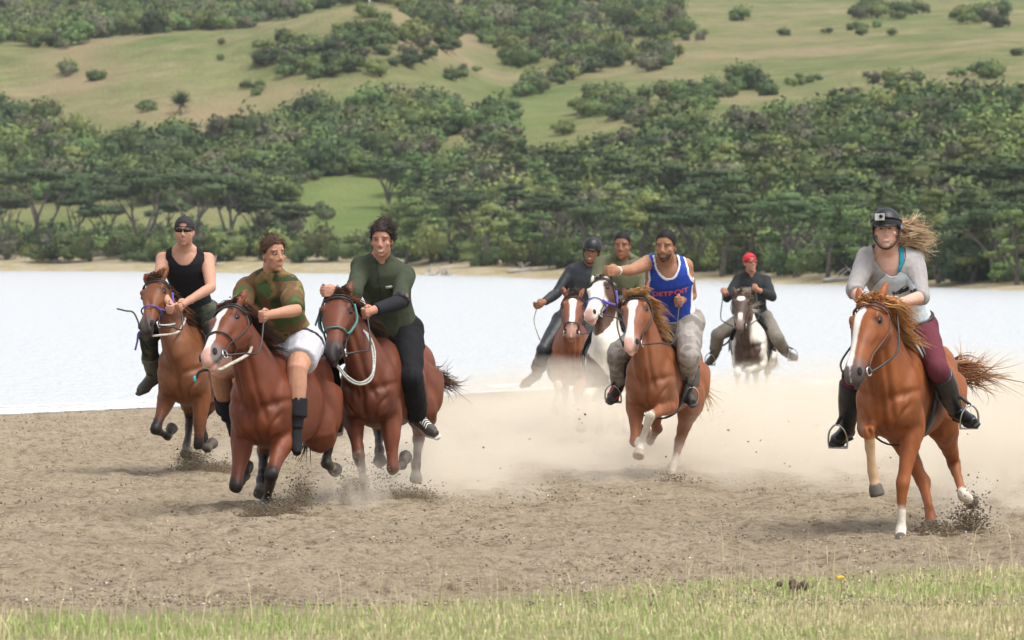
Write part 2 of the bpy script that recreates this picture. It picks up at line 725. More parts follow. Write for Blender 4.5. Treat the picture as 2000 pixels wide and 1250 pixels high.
shoreband = 1 - sstep(0.75, 1.5, Z + vnoise(pl, 0.2, 31, 2) * 0.4)
lush = np.clip(blob(690, 400, 150, 60) * 1.2 + blob(350, 400, 330, 40) * .8 + .5 * blob(420, 150, 120, 40) + .6 * blob(1050, 230, 60, 60), 0, 1)
dryc = np.clip(.75 * blob(820, 60, 130, 60) + .6 * blob(150, 130, 80, 90) + .7 * blob(1450, 90, 300, 35) * (vnoise(pl, .25, 40, 2) * .5 + .5)
               + .8 * blob(870, 60, 60, 45) + .8 * blob(400, 225, 150, 25) + .7 * blob(560, 180, 70, 20) + .5 * blob(930, 270, 90, 15), 0, 1)
set_col(me, np.column_stack([shoreband, lush * (0.6 + .4 * vnoise(pl, .2, 41, 2)), dryc]))
link('hills', me, hill_material(), kind='structure')
# ------------------------------------------------------------------ vegetation on the far shore
def leaf_material():
    m, nt, b, co = new_mat('foliage', 0.65, 0.25)
    at = nt.nodes.new('ShaderNodeAttribute')
    at.attribute_name = 'tint'
    oi = nt.nodes.new('ShaderNodeObjectInfo')
    vary = nt.nodes.new('ShaderNodeHueSaturation')
    mr = nt.nodes.new('ShaderNodeMapRange')
    mr.inputs['To Min'].default_value = 0.62
    mr.inputs['To Max'].default_value = 1.5
    nt.links.new(oi.outputs['Random'], mr.inputs['Value'])
    nt.links.new(mr.outputs[0], vary.inputs['Value'])
    mr2 = nt.nodes.new('ShaderNodeMapRange')
    mr2.inputs['To Min'].default_value = 0.470
    mr2.inputs['To Max'].default_value = 0.510
    sp = nmath(nt, 'FRACT', nmath(nt, 'MULTIPLY', oi.outputs['Random'], 7.31))
    nt.links.new(sp, mr2.inputs['Value'])
    nt.links.new(mr2.outputs[0], vary.inputs['Hue'])
    nt.links.new(at.outputs['Color'], vary.inputs['Color'])
    nt.links.new(vary.outputs[0], b.inputs['Base Color'])
    return m


LEAF = leaf_material()
BARK = mat('bark', (0.12, 0.10, 0.085), 0.9, 0.35, 6, 0.6, 12, dist=0.05)
BARK_PALE = mat('bark_pale', (0.30, 0.27, 0.24), 0.9, 0.3, 6, 0.6, 12, dist=0.05)


def leaf_cloud(rng, lobes, per, size, tone, tips=0.25):
    """many small leaf sprays on the skins of uneven lobes; lobes: (centre, radii)"""
    V, F, C = [], [], []
    n = 0
    for c, r in lobes:
        c, r = np.asarray(c, float), np.asarray(r, float)
        k = max(12, int(per * (r[0] * r[1] + r[0] * r[2] + r[1] * r[2]) / 3))
        d = rng.normal(size=(k, 3))
        d /= np.linalg.norm(d, axis=1)[:, None]
        d = d[d[:, 2] > -0.75]
        k = len(d)
        wob = 1 + 0.22 * vnoise(d * 1.0 + c * 3, 2.2, 5, 2)
        rad = wob * rng.uniform(0.72, 1.08, k)
        p = c + d * r * rad[:, None]
        nn = d / r
        nn /= np.linalg.norm(nn, axis=1)[:, None]
        nn = nn + rng.normal(size=(k, 3)) * 0.55
        nn /= np.linalg.norm(nn, axis=1)[:, None]
        t = np.cross(nn, rng.normal(size=(k, 3)))
        t /= np.linalg.norm(t, axis=1)[:, None]
        b = np.cross(nn, t)
        s = size * rng.uniform(0.55, 1.25, k)[:, None]
        asp = rng.uniform(0.45, 0.9, k)[:, None]
        quad = np.stack([p - t * s, p - b * s * asp * .8 + t * s * .1, p + t * s, p + b * s * asp + t * s * .2], 1)
        V.append(quad.reshape(-1, 3))
        F.append(np.arange(k * 4).reshape(k, 4) + n)
        n += 4 * k
        g = np.asarray(tone) * rng.uniform(0.82, 1.18, (k, 1)) * (1 + 0.06 * rng.normal(size=(k, 3)))
        yel = rng.random(k) < tips
        g[yel] *= np.array([1.22, 1.18, 0.95])
        C.append(np.repeat(np.clip(g, .008, .5), 4, 0))
        # an inner skin of the same foliage keeps the lobe from being see-through
        a = np.linspace(0, 2 * math.pi, 9, endpoint=False)
        rings = []
        for z in (-0.55, -0.1, 0.35, 0.62):
            w = math.sqrt(1 - z * z) * 0.72
            rings.append(c + np.column_stack([np.cos(a) * w, np.sin(a) * w, np.full(9, z * 0.8)]) * r)
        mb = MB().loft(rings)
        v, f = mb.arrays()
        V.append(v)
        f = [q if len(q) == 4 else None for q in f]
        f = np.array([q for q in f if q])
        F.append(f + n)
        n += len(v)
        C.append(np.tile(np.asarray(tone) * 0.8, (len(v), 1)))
    return np.concatenate(V), np.concatenate(F), np.concatenate(C)


def crown_mesh(name, rng, lobes, per, size, tone, tips=.25):
    V, F, C = leaf_cloud(rng, lobes, per, size, tone, tips)
    me = mesh_from(name, V, F, smooth=False)
    set_col(me, C)
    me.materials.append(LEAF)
    return me


DARK, OLIVE, MID, GREY = (0.046, 0.076, 0.026), (0.108, 0.146, 0.042), (0.076, 0.124, 0.036), (0.104, 0.108, 0.062)


def shrub_mesh(seed, tone, flat=1.0):
    """a shrub about 2 m wide and 1.6 m tall"""
    rng = np.random.default_rng(seed)
    lobes = [((0, 0, .65), (.75, .75, .65 * flat))]
    for _ in range(rng.integers(4, 8)):
        a, d = rng.uniform(0, 6.28), rng.uniform(.35, .75)
        lobes.append(((math.cos(a) * d, math.sin(a) * d, rng.uniform(.3, .95) * flat), rng.uniform(.28, .5) * np.array([1, 1, .85])))
    return crown_mesh('foliage', rng, lobes, 300, .095, tone)


SHRUBS = [shrub_mesh(100 + i, [DARK, MID, OLIVE, DARK, MID, OLIVE, MID, GREY][i], [1, .8, 1, .75, 1.2, .9, .85, 1.05][i]) for i in range(8)]
SHRUB_TONE = ['dark green', 'mid green', 'olive', 'dark green', 'mid green', 'olive', 'mid green', 'greyish']


def stem_mesh(seed, h):
    rng = np.random.default_rng(seed)
    mb = MB()
    for k in range(4):
        a = rng.uniform(0, 6.28)
        e = np.array([math.cos(a) * .4, math.sin(a) * .4, h])
        mb.tube([(0, 0, -.15), e * [.3, .3, .5], e], [.06, .045, .02], k=5)
    me = mb.mesh('stem')
    me.materials.append(BARK)
    return me


STEMS = [stem_mesh(5 + i, .8) for i in range(3)]


def tree_meshes(seed, kind):
    """unit tree about 5 m tall: (trunk mesh, crown mesh)"""
    rng = np.random.default_rng(seed)
    mb = MB()
    lobes = []
    if kind == 'umbrella':
        tone = DARK
        ns = rng.integers(4, 7)
        for k in range(ns):
            a = 6.28 * k / ns + rng.uniform(-.4, .4)
            d = rng.uniform(.7, 2.0)
            e = np.array([math.cos(a) * d, math.sin(a) * d, rng.uniform(3.1, 4.1)])
            w = rng.normal(size=3) * [.2, .2, .1]
            mid = e * [.35, .35, .5] + w
            mb.tube([(rng.normal() * .12, rng.normal() * .12, -.3), mid * [.5, .5, .55], mid, (mid + e) / 2 + w * .4, e], [.14, .10, .085, .06, .03], k=6, sub=3)
            for q in range(2):
                e2 = e + rng.normal(size=3) * [.6, .6, .15] + [0, 0, .15]
                mb.tube([(mid + e) / 2, (mid + e2) / 2 + [0, 0, .3], e2], [.05, .035, .015], k=5)
                lobes.append((e2 + [0, 0, .2], rng.uniform(.65, 1.0) * np.array([1, 1, .42])))
            lobes.append((e + [0, 0, .35], rng.uniform(.8, 1.15) * np.array([1, 1, .45])))
        lobes.append(((0, 0, 4.3), (1.3, 1.3, .5)))
        tr, cr = mb, crown_mesh('crown', rng, lobes, 185, .12, tone, .2)
    elif kind == 'layered':
        tone = [DARK, MID, OLIVE][seed % 3]
        top = np.array([rng.normal() * .4, rng.normal() * .4, 4.2])
        mb.tube([(0, 0, -.3), top * .35 + rng.normal(size=3) * .15, top * .7, top], [.16, .12, .08, .03], k=6, sub=3)
        for k in range(8):
            t = .25 + .75 * (k + .5) / 8
            a = rng.uniform(0, 6.28)
            d = rng.uniform(.5, 1.35) * (1.25 - .6 * t)
            c = top * t + np.array([math.cos(a) * d, math.sin(a) * d, .25])
            mb.tube([top * max(t - .15, .1), (top * t + c) / 2, c], [.06, .045, .02], k=5)
            lobes.append((c, rng.uniform(.6, .95) * np.array([1, 1, .55])))
        lobes.append((top + [0, 0, .2], (.8, .8, .5)))
        tr, cr = mb, crown_mesh('crown', rng, lobes, 185, .115, tone, .28)
    else:   # bare grey tree
        top = np.array([rng.normal() * .3, rng.normal() * .3, 3.2])
        mb.tube([(0, 0, -.3), top * .5 + rng.normal(size=3) * .1, top], [.12, .08, .02], k=6, sub=3)
        for k in range(11):
            t = rng.uniform(.25, .9)
            a = rng.uniform(0, 6.28)
            e = top * t + np.array([math.cos(a), math.sin(a), 1.1]) * rng.uniform(.6, 1.5)
            mb.tube([top * t, (top * t + e) / 2 + rng.normal(size=3) * .12, e], [.045, .03, .008], k=5)
        tr, cr = mb, None
    tm = tr.mesh('trunk')
    tm.materials.append(BARK_PALE if kind == 'bare' else BARK)
    return tm, cr


UMB = [tree_meshes(200 + i, 'umbrella') for i in range(5)]
LAY = [tree_meshes(300 + i, 'layered') for i in range(6)]
BARE = [tree_meshes(400 + i, 'bare') for i in range(2)]


def place_tree(px, base_py, top_py, proto, name, label, group, wide=1.0):
    p = on_land(px, base_py)
    if p is None:
        return
    h = (base_py - top_py) / FPX * p[1]
    s = h / 4.8
    size = 'tall' if h > 4.4 else 'low' if h < 3.2 else 'middling'
    root = empty(name, (p[0], p[1], float(zland(p[0:1], p[1:2])[0])), label=size + ' ' + label, category='tree', group=size + ' ' + label)
    root.rotation_euler = (0, 0, random.uniform(0, 6.28))
    root.scale = (s * wide, s * wide, s)
    link('trunk', proto[0], None, root)
    if proto[1] is not None:
        link('crown', proto[1], None, root)


def poly_in(px, py, poly):
    n, c = len(poly), False
    for i in range(n):
        (x1, y1), (x2, y2) = poly[i], poly[i - 1]
        if (y1 > py) != (y2 > py) and px < (x2 - x1) * (py - y1) / (y2 - y1) + x1:
            c = not c
    return c


OPEN = [
    [(-60, 62), (60, 92), (130, 100), (190, 70), (420, 58), (640, 12), (760, 2), (870, 44), (1015, 140), (1005, 195), (900, 195), (860, 170),
     (700, 180), (640, 185), (570, 195), (480, 222), (420, 232), (300, 245), (110, 245), (85, 200), (-60, 150)],
    [(985, 150), (1080, 118), (1120, 150), (1220, 130), (1230, 85), (1390, 85), (1400, 40), (1320, 22), (1340, -20), (2100, -20), (2100, 168),
     (1900, 178), (1750, 188), (1620, 200), (1530, 205), (1450, 228), (1300, 238), (1200, 275), (1120, 282), (1000, 288), (990, 230)],
    [(572, 366), (640, 348), (790, 346), (800, 365), (745, 400), (700, 448), (640, 440), (600, 412)],
    [(-60, 405), (690, 405), (690, 470), (-60, 470)],
    [(835, 266), (950, 262), (960, 285), (845, 294)],
]
# trees along the far shore, each one a thing of its own
tr = random.Random(21)
for i, x in enumerate([-30, 25, 75, 150, 215, 262, 330, 395, 455, 515, 560]):
    place_tree(x + tr.uniform(-18, 18), tr.uniform(494, 513), tr.uniform(322, 398), UMB[i % 5], 'umbrella_tree',
               'dark flat-topped tree with bare twisted stems on the far lakeshore', 'flat-topped trees on the far shore', tr.uniform(.85, 1.1))
ROWS = ['bushy tree at the edge of the far strand', 'bushy tree just behind the shore trees', 'bushy tree halfway up the wooded slope', 'bushy tree at the upper edge of the wood']
for row, (y0, h0, h1, step) in enumerate([(522, 95, 150, 46), (470, 85, 120, 62), (415, 75, 110, 66), (355, 60, 90, 75)]):
    x = (790 if row < 2 else 715) + row * 22
    while x < 2060:
        yb = y0 + (x - 1000) * .034 + tr.uniform(-8, 8)
        k = 1 + .35 * max(0, (x - 900) / 1100)
        if not any(poly_in(x, yb, q) or poly_in(x, yb - h1 * k * .8, q) for q in OPEN):
            place_tree(x, yb, yb - tr.uniform(h0, h1) * k, LAY[tr.randrange(6)] if tr.random() < .75 else UMB[tr.randrange(5)], 'shore_tree',
                       ROWS[row] + (' near the bare grey trees' if x < 1050 else ' behind the bay' if x < 1450 else ' where the far shore comes close'),
                       'trees ' + ROWS[row] + str(x // 480), tr.uniform(.9, 1.25))
        x += step * tr.uniform(.7, 1.3) * (1 + .25 * max(0, (x - 900) / 1100))
for i, (x, yb, yt) in enumerate([(880, 500, 385), (955, 505, 400), (1010, 480, 395), (925, 470, 380), (1545, 520, 440), (1110, 512, 440), (1280, 515, 430)]):
    place_tree(x, yb, yt, BARE[i % 2], 'bare_tree', 'bare grey leafless tree among the green shore trees', 'leafless trees on the far shore')


def place_shrub(px, py, w, label, group, name='shrub', lone=True):
    p = on_land(px, py)
    if p is None:
        return False
    s = w / FPX * p[1] / 2.0
    k = random.randrange(8)
    big = 'large' if s > 1.0 else 'small' if s < .6 else 'middling'
    root = empty(name, (p[0], p[1], float(zland(p[0:1], p[1:2])[0]) - .1 * s), label='%s %s shrub %s' % (big, SHRUB_TONE[k], label), category='shrub', group='%s %s %s' % (big, SHRUB_TONE[k], group))
    root.rotation_euler = (0, 0, random.uniform(0, 6.28))
    root.scale = (s, s, s * random.uniform(.85, 1.15))
    link('foliage', SHRUBS[k], None, root)
    link('stem', STEMS[random.randrange(3)], None, root)
    return True


CLUSTERS = [  # centre x, y, half-width, half-height in the photograph, shrubs, shrub width
    (600, 118, 110, 42, 34, 42), (740, 110, 110, 42, 30, 40), (905, 152, 34, 12, 5, 28), (735, 42, 20, 8, 3, 30), (806, 58, 12, 6, 2, 28),
    (862, 95, 18, 14, 4, 30), (136, 152, 8, 6, 2, 34), (190, 160, 28, 6, 5, 26), (500, 182, 26, 8, 5, 24), (290, 215, 16, 6, 3, 22),
    (432, 105, 5, 22, 3, 14), (1180, 218, 70, 24, 20, 44), (1300, 208, 100, 22, 20, 40), (1410, 192, 42, 14, 7, 34), (1270, 125, 36, 16, 9, 40),
    (1310, 110, 20, 16, 4, 36), (1450, 165, 26, 12, 5, 42), (1500, 178, 22, 10, 4, 38), (1448, 42, 12, 6, 2, 44), (1533, 74, 5, 3, 1, 26),
    (1735, 32, 66, 14, 11, 40), (1930, 42, 60, 14, 10, 42), (1745, 168, 44, 10, 7, 36), (1905, 152, 46, 8, 7, 34), (1040, 178, 40, 18, 8, 40),
    (1115, 165, 30, 16, 6, 38), (1615, 66, 8, 5, 2, 18), (1700, 62, 60, 12, 7, 20), (1575, 165, 30, 12, 5, 22), (1645, 190, 40, 8, 6, 24),
    (640, 415, 22, 22, 5, 30), (1255, 245, 24, 10, 4, 40), (1095, 262, 12, 6, 2, 34), (1985, 110, 14, 8, 2, 30), (665, 345, 8, 6, 1, 34),
]
WHERE = ["in the thicket on the knoll's near flank", 'in the thicket below the trig post', 'on the dry shoulder beside the knoll', 'just below the trig post', "near the top of the knoll's falling ridge", "on the knoll's steep dry edge", 'standing alone on the smooth left slope', 'in the short row on the smooth left slope', "scattered under the knoll's thicket", 'near the cabbage tree', 'in the thin line up the smooth slope', 'in the long clump on the far pasture', 'in the middle of the long pasture clump', 'at the end of the long pasture clump', 'in the round clump above the long one', 'beside the round pasture clump', 'in the pair of clumps on the open pasture', 'in the lower clump of the pasture pair', 'alone high on the open pasture', 'tiny and alone in the dry pasture', "in the high thicket on the pasture's skyline", "in the thicket at the pasture's top corner", "in the clump at the wood's upper edge", "in the row along the wood's upper edge", 'in the hollow beside the knoll', 'in the second clump of the hollow', 'low in the dry pasture', 'in the scatter across the dry pasture', 'below the pasture pair', 'above the dense wood', 'standing in the small lit meadow', 'at the foot of the long pasture clump', 'alone on the pale track bank', "at the pasture's outer edge", 'at the head of the small meadow']
for (cx, cy, rx, ry, n, w), where in zip(CLUSTERS, WHERE):
    for k in range(n):
        a, d = tr.uniform(0, 6.28), math.sqrt(tr.random())
        place_shrub(cx + math.cos(a) * d * rx, cy + math.sin(a) * d * ry, w * tr.uniform(.9, 1.75),
                    where, 'shrubs ' + where)

# cabbage tree with sword leaves below the knoll
p = on_land(353, 225)
root = empty('cabbage_tree', (p[0], p[1], p[2]), label='spiky upright cabbage tree alone on the grassy slope', category='tree')
mb = MB()
mb.tube([(0, 0, -.2), (.03, 0, .5), (0, .02, .8)], [.09, .07, .06], k=7)
link('trunk', mb.mesh('trunk'), BARK, root)
mb = MB()
rg = np.random.default_rng(4)
for k in range(150):
    d = nrm(rg.normal(size=3) * [.45, .45, .4] + [0, 0, .55])
    sd = nrm(np.cross(d, rg.normal(size=3))) * .035
    b = np.array([0, 0, .75]) + d * .1
    mb.add([b - sd, b + sd, b + d * .6 + sd * .8, b + d * rg.uniform(.85, 1.25)], [(0, 1, 2), (0, 2, 3)], np.array((.04, .07, .025)) * rg.uniform(.7, 1.4))
link('crown', mb.mesh('crown', smooth=False), LEAF, root)

# pale trig post on top of the knoll
p = on_land(722, 16)
mb = MB()
mb.tube([(0, 0, -.3), (0, 0, .5), (.02, 0, .9)], [.075, .07, .065], k=8)
mb.tube([(.02, 0, .9), (.02, 0, .94)], [.08, .05], k=8)
link('post', mb.mesh('post'), mat('post_paint', (.55, .55, .52), .7, .2, 8)).location = tuple(p)
o = bpy.data.objects['post']
o['label'], o['category'] = 'pale wooden post on top of the grassy knoll', 'post'

# driftwood on the far strand
for i, (x, y) in enumerate([(845, 541), (872, 543), (1015, 535), (420, 523), (1640, 556), (1215, 546)]):
    p = on_land(x, y)
    if p is None:
        continue
    mb = MB()
    r2 = np.random.default_rng(60 + i)
    L = r2.uniform(.4, .8)
    mb.tube([(-L, 0, .05), (-L * .3, r2.normal() * .1, .12), (L * .4, r2.normal() * .1, .16), (L, 0, .22 + r2.random() * .2)], [.10, .09, .06, .02], k=7, sub=3)
    for k in range(3):
        b = np.array([r2.uniform(-.5, .7) * L, 0, .14])
        mb.tube([b, b + r2.normal(size=3) * [.2, .1, .05] + [0, 0, .22], b + r2.normal(size=3) * [.3, .1, .05] + [0, 0, .5]], [.05, .035, .01], k=5)
    o = link('driftwood', mb.mesh('driftwood'), mat('driftwood', (.36, .33, .28), .85, .25, 5, .4, 20, dist=.03),
             label='bleached driftwood log lying on the far strand', category='driftwood', group='driftwood on the far strand')
    o.location = (p[0], p[1], float(zland(p[0:1], p[1:2])[0]))
    o.rotation_euler = (0, 0, r2.uniform(-.5, .5))

# the scrub that clothes the rest of the hillside: nobody could count it
protos = bpy.data.collections.new('scrub_shapes')
for i, m_ in enumerate(SHRUBS):
    protos.objects.link(bpy.data.objects.new('scrub_shape', m_))
pts, rots, scl, idx = [], [], [], []
tr2 = random.Random(5)
cells = {}
tries = 0
while len(pts) < 4200 and tries < 40000:
    tries += 1
    x, y = tr2.uniform(-160, 2160), tr2.uniform(-25, 562)
    lim = (516 if x < 700 else 520) + max(0, x - 900) * .034
    if y > lim or (565 < x < 800 and 440 < y < 497) or any(poly_in(x, y, q) or poly_in(x, y - 26, q) or poly_in(x, y - 46, q) for q in OPEN if not (q is OPEN[3] and y > 470)):
        continue
    p = on_land(x, y)
    if p is None:
        continue
    r = (.6 + 1.3 * tr2.random() ** 1.6) * (0.8 if y > 470 else 1.0)
    key = (int(p[0] / (r * .95)), int(p[1] / (r * 1.15)))
    if key in cells:
        continue
    cells[key] = 1
    pts.append((p[0], p[1], float(zland(p[0:1], p[1:2])[0]) - .1))
    rots.append((0, 0, tr2.uniform(0, 6.28)))
    k = r * tr2.uniform(.9, 1.2)
    scl.append((k, k, k * tr2.uniform(.85, 1.25)))
    idx.append(tr2.randrange(8))
# scrub thick along the far side of every crest, where the ground drops out of sight and comes up again
for c in range(0, len(_cx), 1):
    vis = np.concatenate([[True], _ROW[1:, c] < _ROW[:-1, c]])
    yv = _ts[vis]
    jump = np.diff(yv)
    for k in np.where(jump > 14)[0]:
        for rep in range(3):
            y = yv[k + 1] + tr2.uniform(0, 26)
            x = (_cx[c] + tr2.uniform(-5, 5) - 1000) / FPX * y
            if _cx[c] > 1330:
                continue
            pts.append((x, y, float(zland(np.array([x]), np.array([y]))[0]) - .1))
            rots.append((0, 0, tr2.uniform(0, 6.28)))
            s_ = tr2.uniform(.9, 2.0)
            scl.append((s_, s_, s_ * tr2.uniform(.85, 1.2)))
            idx.append(tr2.randrange(8))
me = bpy.data.meshes.new('scrub')
me.from_pydata(pts, [], [])
a = me.attributes.new('rot', 'FLOAT_VECTOR', 'POINT'); a.data.foreach_set('vector', np.array(rots, np.float32).ravel())
a = me.attributes.new('scl', 'FLOAT_VECTOR', 'POINT'); a.data.foreach_set('vector', np.array(scl, np.float32).ravel())
a = me.attributes.new('idx', 'INT', 'POINT'); a.data.foreach_set('value', np.array(idx, np.int32))
ng = bpy.data.node_groups.new('scatter_scrub', 'GeometryNodeTree')
ng.interface.new_socket('Geometry', in_out='INPUT', socket_type='NodeSocketGeometry')
ng.interface.new_socket('Geometry', in_out='OUTPUT', socket_type='NodeSocketGeometry')
N = ng.nodes
gi, go = N.new('NodeGroupInput'), N.new('NodeGroupOutput')
iop = N.new('GeometryNodeInstanceOnPoints')
ci = N.new('GeometryNodeCollectionInfo')
ci.inputs['Collection'].default_value = protos
ci.inputs['Separate Children'].default_value = True
ci.inputs['Reset Children'].default_value = True


def named(nm, dt):
    n = N.new('GeometryNodeInputNamedAttribute')
    n.data_type = dt
    n.inputs['Name'].default_value = nm
    return n.outputs['Attribute']


ng.links.new(gi.outputs[0], iop.inputs['Points'])
ng.links.new(ci.outputs[0], iop.inputs['Instance'])
iop.inputs['Pick Instance'].default_value = True
ng.links.new(named('idx', 'INT'), iop.inputs['Instance Index'])
ng.links.new(named('rot', 'FLOAT_VECTOR'), iop.inputs['Rotation'])
ng.links.new(named('scl', 'FLOAT_VECTOR'), iop.inputs['Scale'])
ng.links.new(iop.outputs[0], go.inputs[0])
o = link('scrub', me, None, kind='stuff', label='dense green scrub covering the slopes of the far hill')
o.modifiers.new('scatter', 'NODES').node_group = ng
# ------------------------------------------------------------------ turf, dry stalks and clods near the camera
def blades(n, seed, xr, yr, accept, hgt, wid, colours, lean=.5):
    rng = np.random.default_rng(seed)
    x = rng.uniform(*xr, n)
    y = rng.uniform(*yr, n)
    k = accept(x, y, rng)
    x, y = x[k], y[k]
    n = len(x)
    z = zg(x, y) + np.where(True, .015, 0)
    h = hgt(x, y, rng)
    a = rng.uniform(0, 2 * math.pi, n)
    l = rng.normal(0, lean, n)
    dirx, diry = np.cos(a), np.sin(a)
    w = wid * rng.uniform(.6, 1.3, n)
    sx, sy = -diry * w, dirx * w
    b = rng.uniform(0, 2 * math.pi, n)
    sx, sy = np.cos(b) * w, np.sin(b) * w * .4
    mx, my, mz = x + dirx * l * h * .3, y + diry * l * h * .3, z + h * .6
    tx, ty, tz = x + dirx * l * h * .9, y + diry * l * h * .9, z + h * np.sqrt(np.clip(1 - .3 * l * l, .2, 1))
    V = np.stack([np.stack([x - sx, y - sy, z - .02], 1), np.stack([x + sx, y + sy, z - .02], 1),
                  np.stack([mx + sx * .7, my + sy * .7, mz], 1), np.stack([mx - sx * .7, my - sy * .7, mz], 1),
                  np.stack([tx, ty, tz], 1)], 1).reshape(-1, 3)
    i = np.arange(n)[:, None] * 5
    F = np.concatenate([i + [0, 1, 2], i + [0, 2, 3], i + [3, 2, 4]])
    C = np.repeat(colours(x, y, rng), 5, 0)
    me = mesh_from('grass', V, F, smooth=False)
    set_col(me, C)
    return me


GRASS = mat('grass_blade', rough=.7, attr='tint', spec=.3)


def greenness(x, y):
    """0 straw, 1 lush"""
    pl = np.column_stack([x, y])
    g = .44 + .6 * vnoise(pl, 1.1, 61, 3) + .35 * np.exp(-((x - 1.3) ** 2 / .9 + (y - 24.6) ** 2 / 1.2)) + .35 * np.exp(-((x + 1.7) ** 2 / 1.2 + (y - 21.8) ** 2 / .5))
    g -= .45 * np.exp(-((x - 2.2) ** 2 / .6 + (y - 22.2) ** 2 / 1.0))
    return np.clip(g, 0, 1)


def turf_cols(x, y, rng):
    g = np.clip(greenness(x, y) + rng.normal(0, .25, len(x)), 0, 1)[:, None]
    straw = np.array([.64, .54, .33])
    green = np.array([.29, .42, .10])
    return (straw * (1 - g) + green * g) * rng.uniform(.7, 1.25, (len(x), 1))


def turf_accept(x, y, rng):
    e = grass_edge(x) - y + vnoise(np.column_stack([x, y]), 1.5, 62, 2) * .7
    pt = np.clip(.75 + .9 * vnoise(np.column_stack([x, y]), 2.2, 63, 2), .15, 1)
    return rng.random(len(x)) < np.clip(e / 2.6 + .08, 0, 1) ** 1.1 * pt


me = blades(120000, 1, (-4.0, 4.0), (19.3, 27.2), turf_accept,
            lambda x, y, r: (.012 + .030 * greenness(x, y)) * r.uniform(.5, 1.6, len(x)), .0036, turf_cols, .8)
link('grass', me, GRASS, kind='stuff', label='short mixed green and straw turf at the edge of the sand')
# taller seed stalks
me = blades(3400, 2, (-4.0, 4.2), (19.4, 31.0), lambda x, y, r: r.random(len(x)) < np.clip((grass_edge(x) + 2.2 - y) / 4.0, .0, 1) ** 1.5,
            lambda x, y, r: r.uniform(.10, .32, len(x)), .0024,
            lambda x, y, r: np.array([.55, .46, .28]) * r.uniform(.7, 1.2, (len(x), 1)), .45)
link('dry_stalks', me, GRASS, kind='stuff', label='thin dry seed stalks rising from the turf')


def clods(n, seed, place, size, tone, name, label):
    """small uneven lumps of earth: octahedra squashed and turned at random, one object"""
    rng = np.random.default_rng(seed)
    p, s = place(rng, n), size(rng, n)
    base = np.array([[1, 0, 0], [-1, 0, 0], [0, 1, 0], [0, -1, 0], [0, 0, 1], [0, 0, -1]], float)
    fc = np.array([[0, 2, 4], [2, 1, 4], [1, 3, 4], [3, 0, 4], [2, 0, 5], [1, 2, 5], [3, 1, 5], [0, 3, 5]])
    V = base[None] * (s[:, None, None]) * rng.uniform(.55, 1.3, (len(p), 6, 1)) + rng.normal(0, .12, (len(p), 6, 3)) * s[:, None, None]
    a = rng.uniform(0, 6.28, len(p))
    ca, sa = np.cos(a)[:, None], np.sin(a)[:, None]
    V = np.stack([V[..., 0] * ca - V[..., 1] * sa, V[..., 0] * sa + V[..., 1] * ca, V[..., 2] * .75], -1) + p[:, None, :]
    F = (np.arange(len(p))[:, None, None] * 6 + fc[None]).reshape(-1, 3)
    me = mesh_from(name, V.reshape(-1, 3), F, smooth=False)
    set_col(me, np.repeat(np.asarray(tone) * rng.uniform(.6, 1.4, (len(p), 1)), 6, 0))
    return link(name, me, mat('earth', rough=.95, attr='tint', spec=.15), kind='stuff', label=label)


def on_beach(rng, n):
    y = 23.2 + 40 * rng.random(n) ** 1.6
    x = rng.uniform(-1, 1, n) * (y * .118 + .3)
    k = shore_Y(x) - y > 1.2
    x, y = x[k], y[k]
    pn = vnoise(np.column_stack([x, y]), 1.4, 77, 2)
    k = rng.random(len(x)) < np.clip(.45 + 1.2 * pn, .05, 1)
    x, y = x[k], y[k]
    return np.column_stack([x, y, zg(x, y) + .025])


clods(30000, 8, on_beach, lambda r, n: 0, (.2, .16, .11), 'tmp', '') if False else None
_pb = on_beach(np.random.default_rng(8), 44000)
clods(0, 9, lambda r, n: _pb, lambda r, n: .003 + .012 * r.random(len(_pb)) ** 3, (.25, .20, .14), 'clods', 'small clods of earth scattered over the trampled sand')
_ps = on_beach(np.random.default_rng(18), 2200)
clods(0, 19, lambda r, n: _ps, lambda r, n: .004 + .005 * r.random(len(_ps)), (.62, .58, .52), 'shell_bits', 'pale shell fragments scattered over the sand')

# single things lying in the turf
for i, (x, y, w, lab) in enumerate([(1557, 1160, .05, 'dark clod of dung lying in the green turf beside yellow flower'), (641, 1235, 0, ''), ]):
    if not w:
        continue
    d = ray(x, y)
    t = (zg(0, 24) - ZC) / d[2]
    p = CAMP + d * t
    mb = MB()
    r2 = np.random.default_rng(i)
    for k in range(9):
        mb.ball(np.array([r2.normal() * w * .8, r2.normal() * w * .5, .02 + abs(r2.normal()) * .02]), w * r2.uniform(.3, .55), k=8, m=6)
    o = link('dung', mb.mesh('dung'), mat('dung', (.09, .065, .04), .9, .4, 40, .6, 80), label=lab, category='dung')
    o.location = (p[0], p[1], float(zg(p[0], p[1])) + .01)
d = ray(1641, 1141)
p = CAMP + d * ((zg(1.6, 25) + .08 - ZC) / d[2])
root = empty('yellow_flower', (p[0], p[1], float(zg(p[0], p[1]))), label='small yellow flower standing in the green turf', category='flower')
mb = MB()
mb.tube([(0, 0, 0), (.01, 0, .06), (0, 0, .10)], .002, k=5)
link('stem', mb.mesh('stem'), mat('stem_green', (.1, .16, .03), .7), root)
for k in range(9):
    a = 6.28 * k / 9
    mb = MB()
    mb.ball((math.cos(a) * .013, math.sin(a) * .013, .105 + (k % 3) * .004), (.011, .011, .006), k=8, m=5)
    link('petal', mb.mesh('petal'), mat('petal', (.75, .5, .02), .6), root)
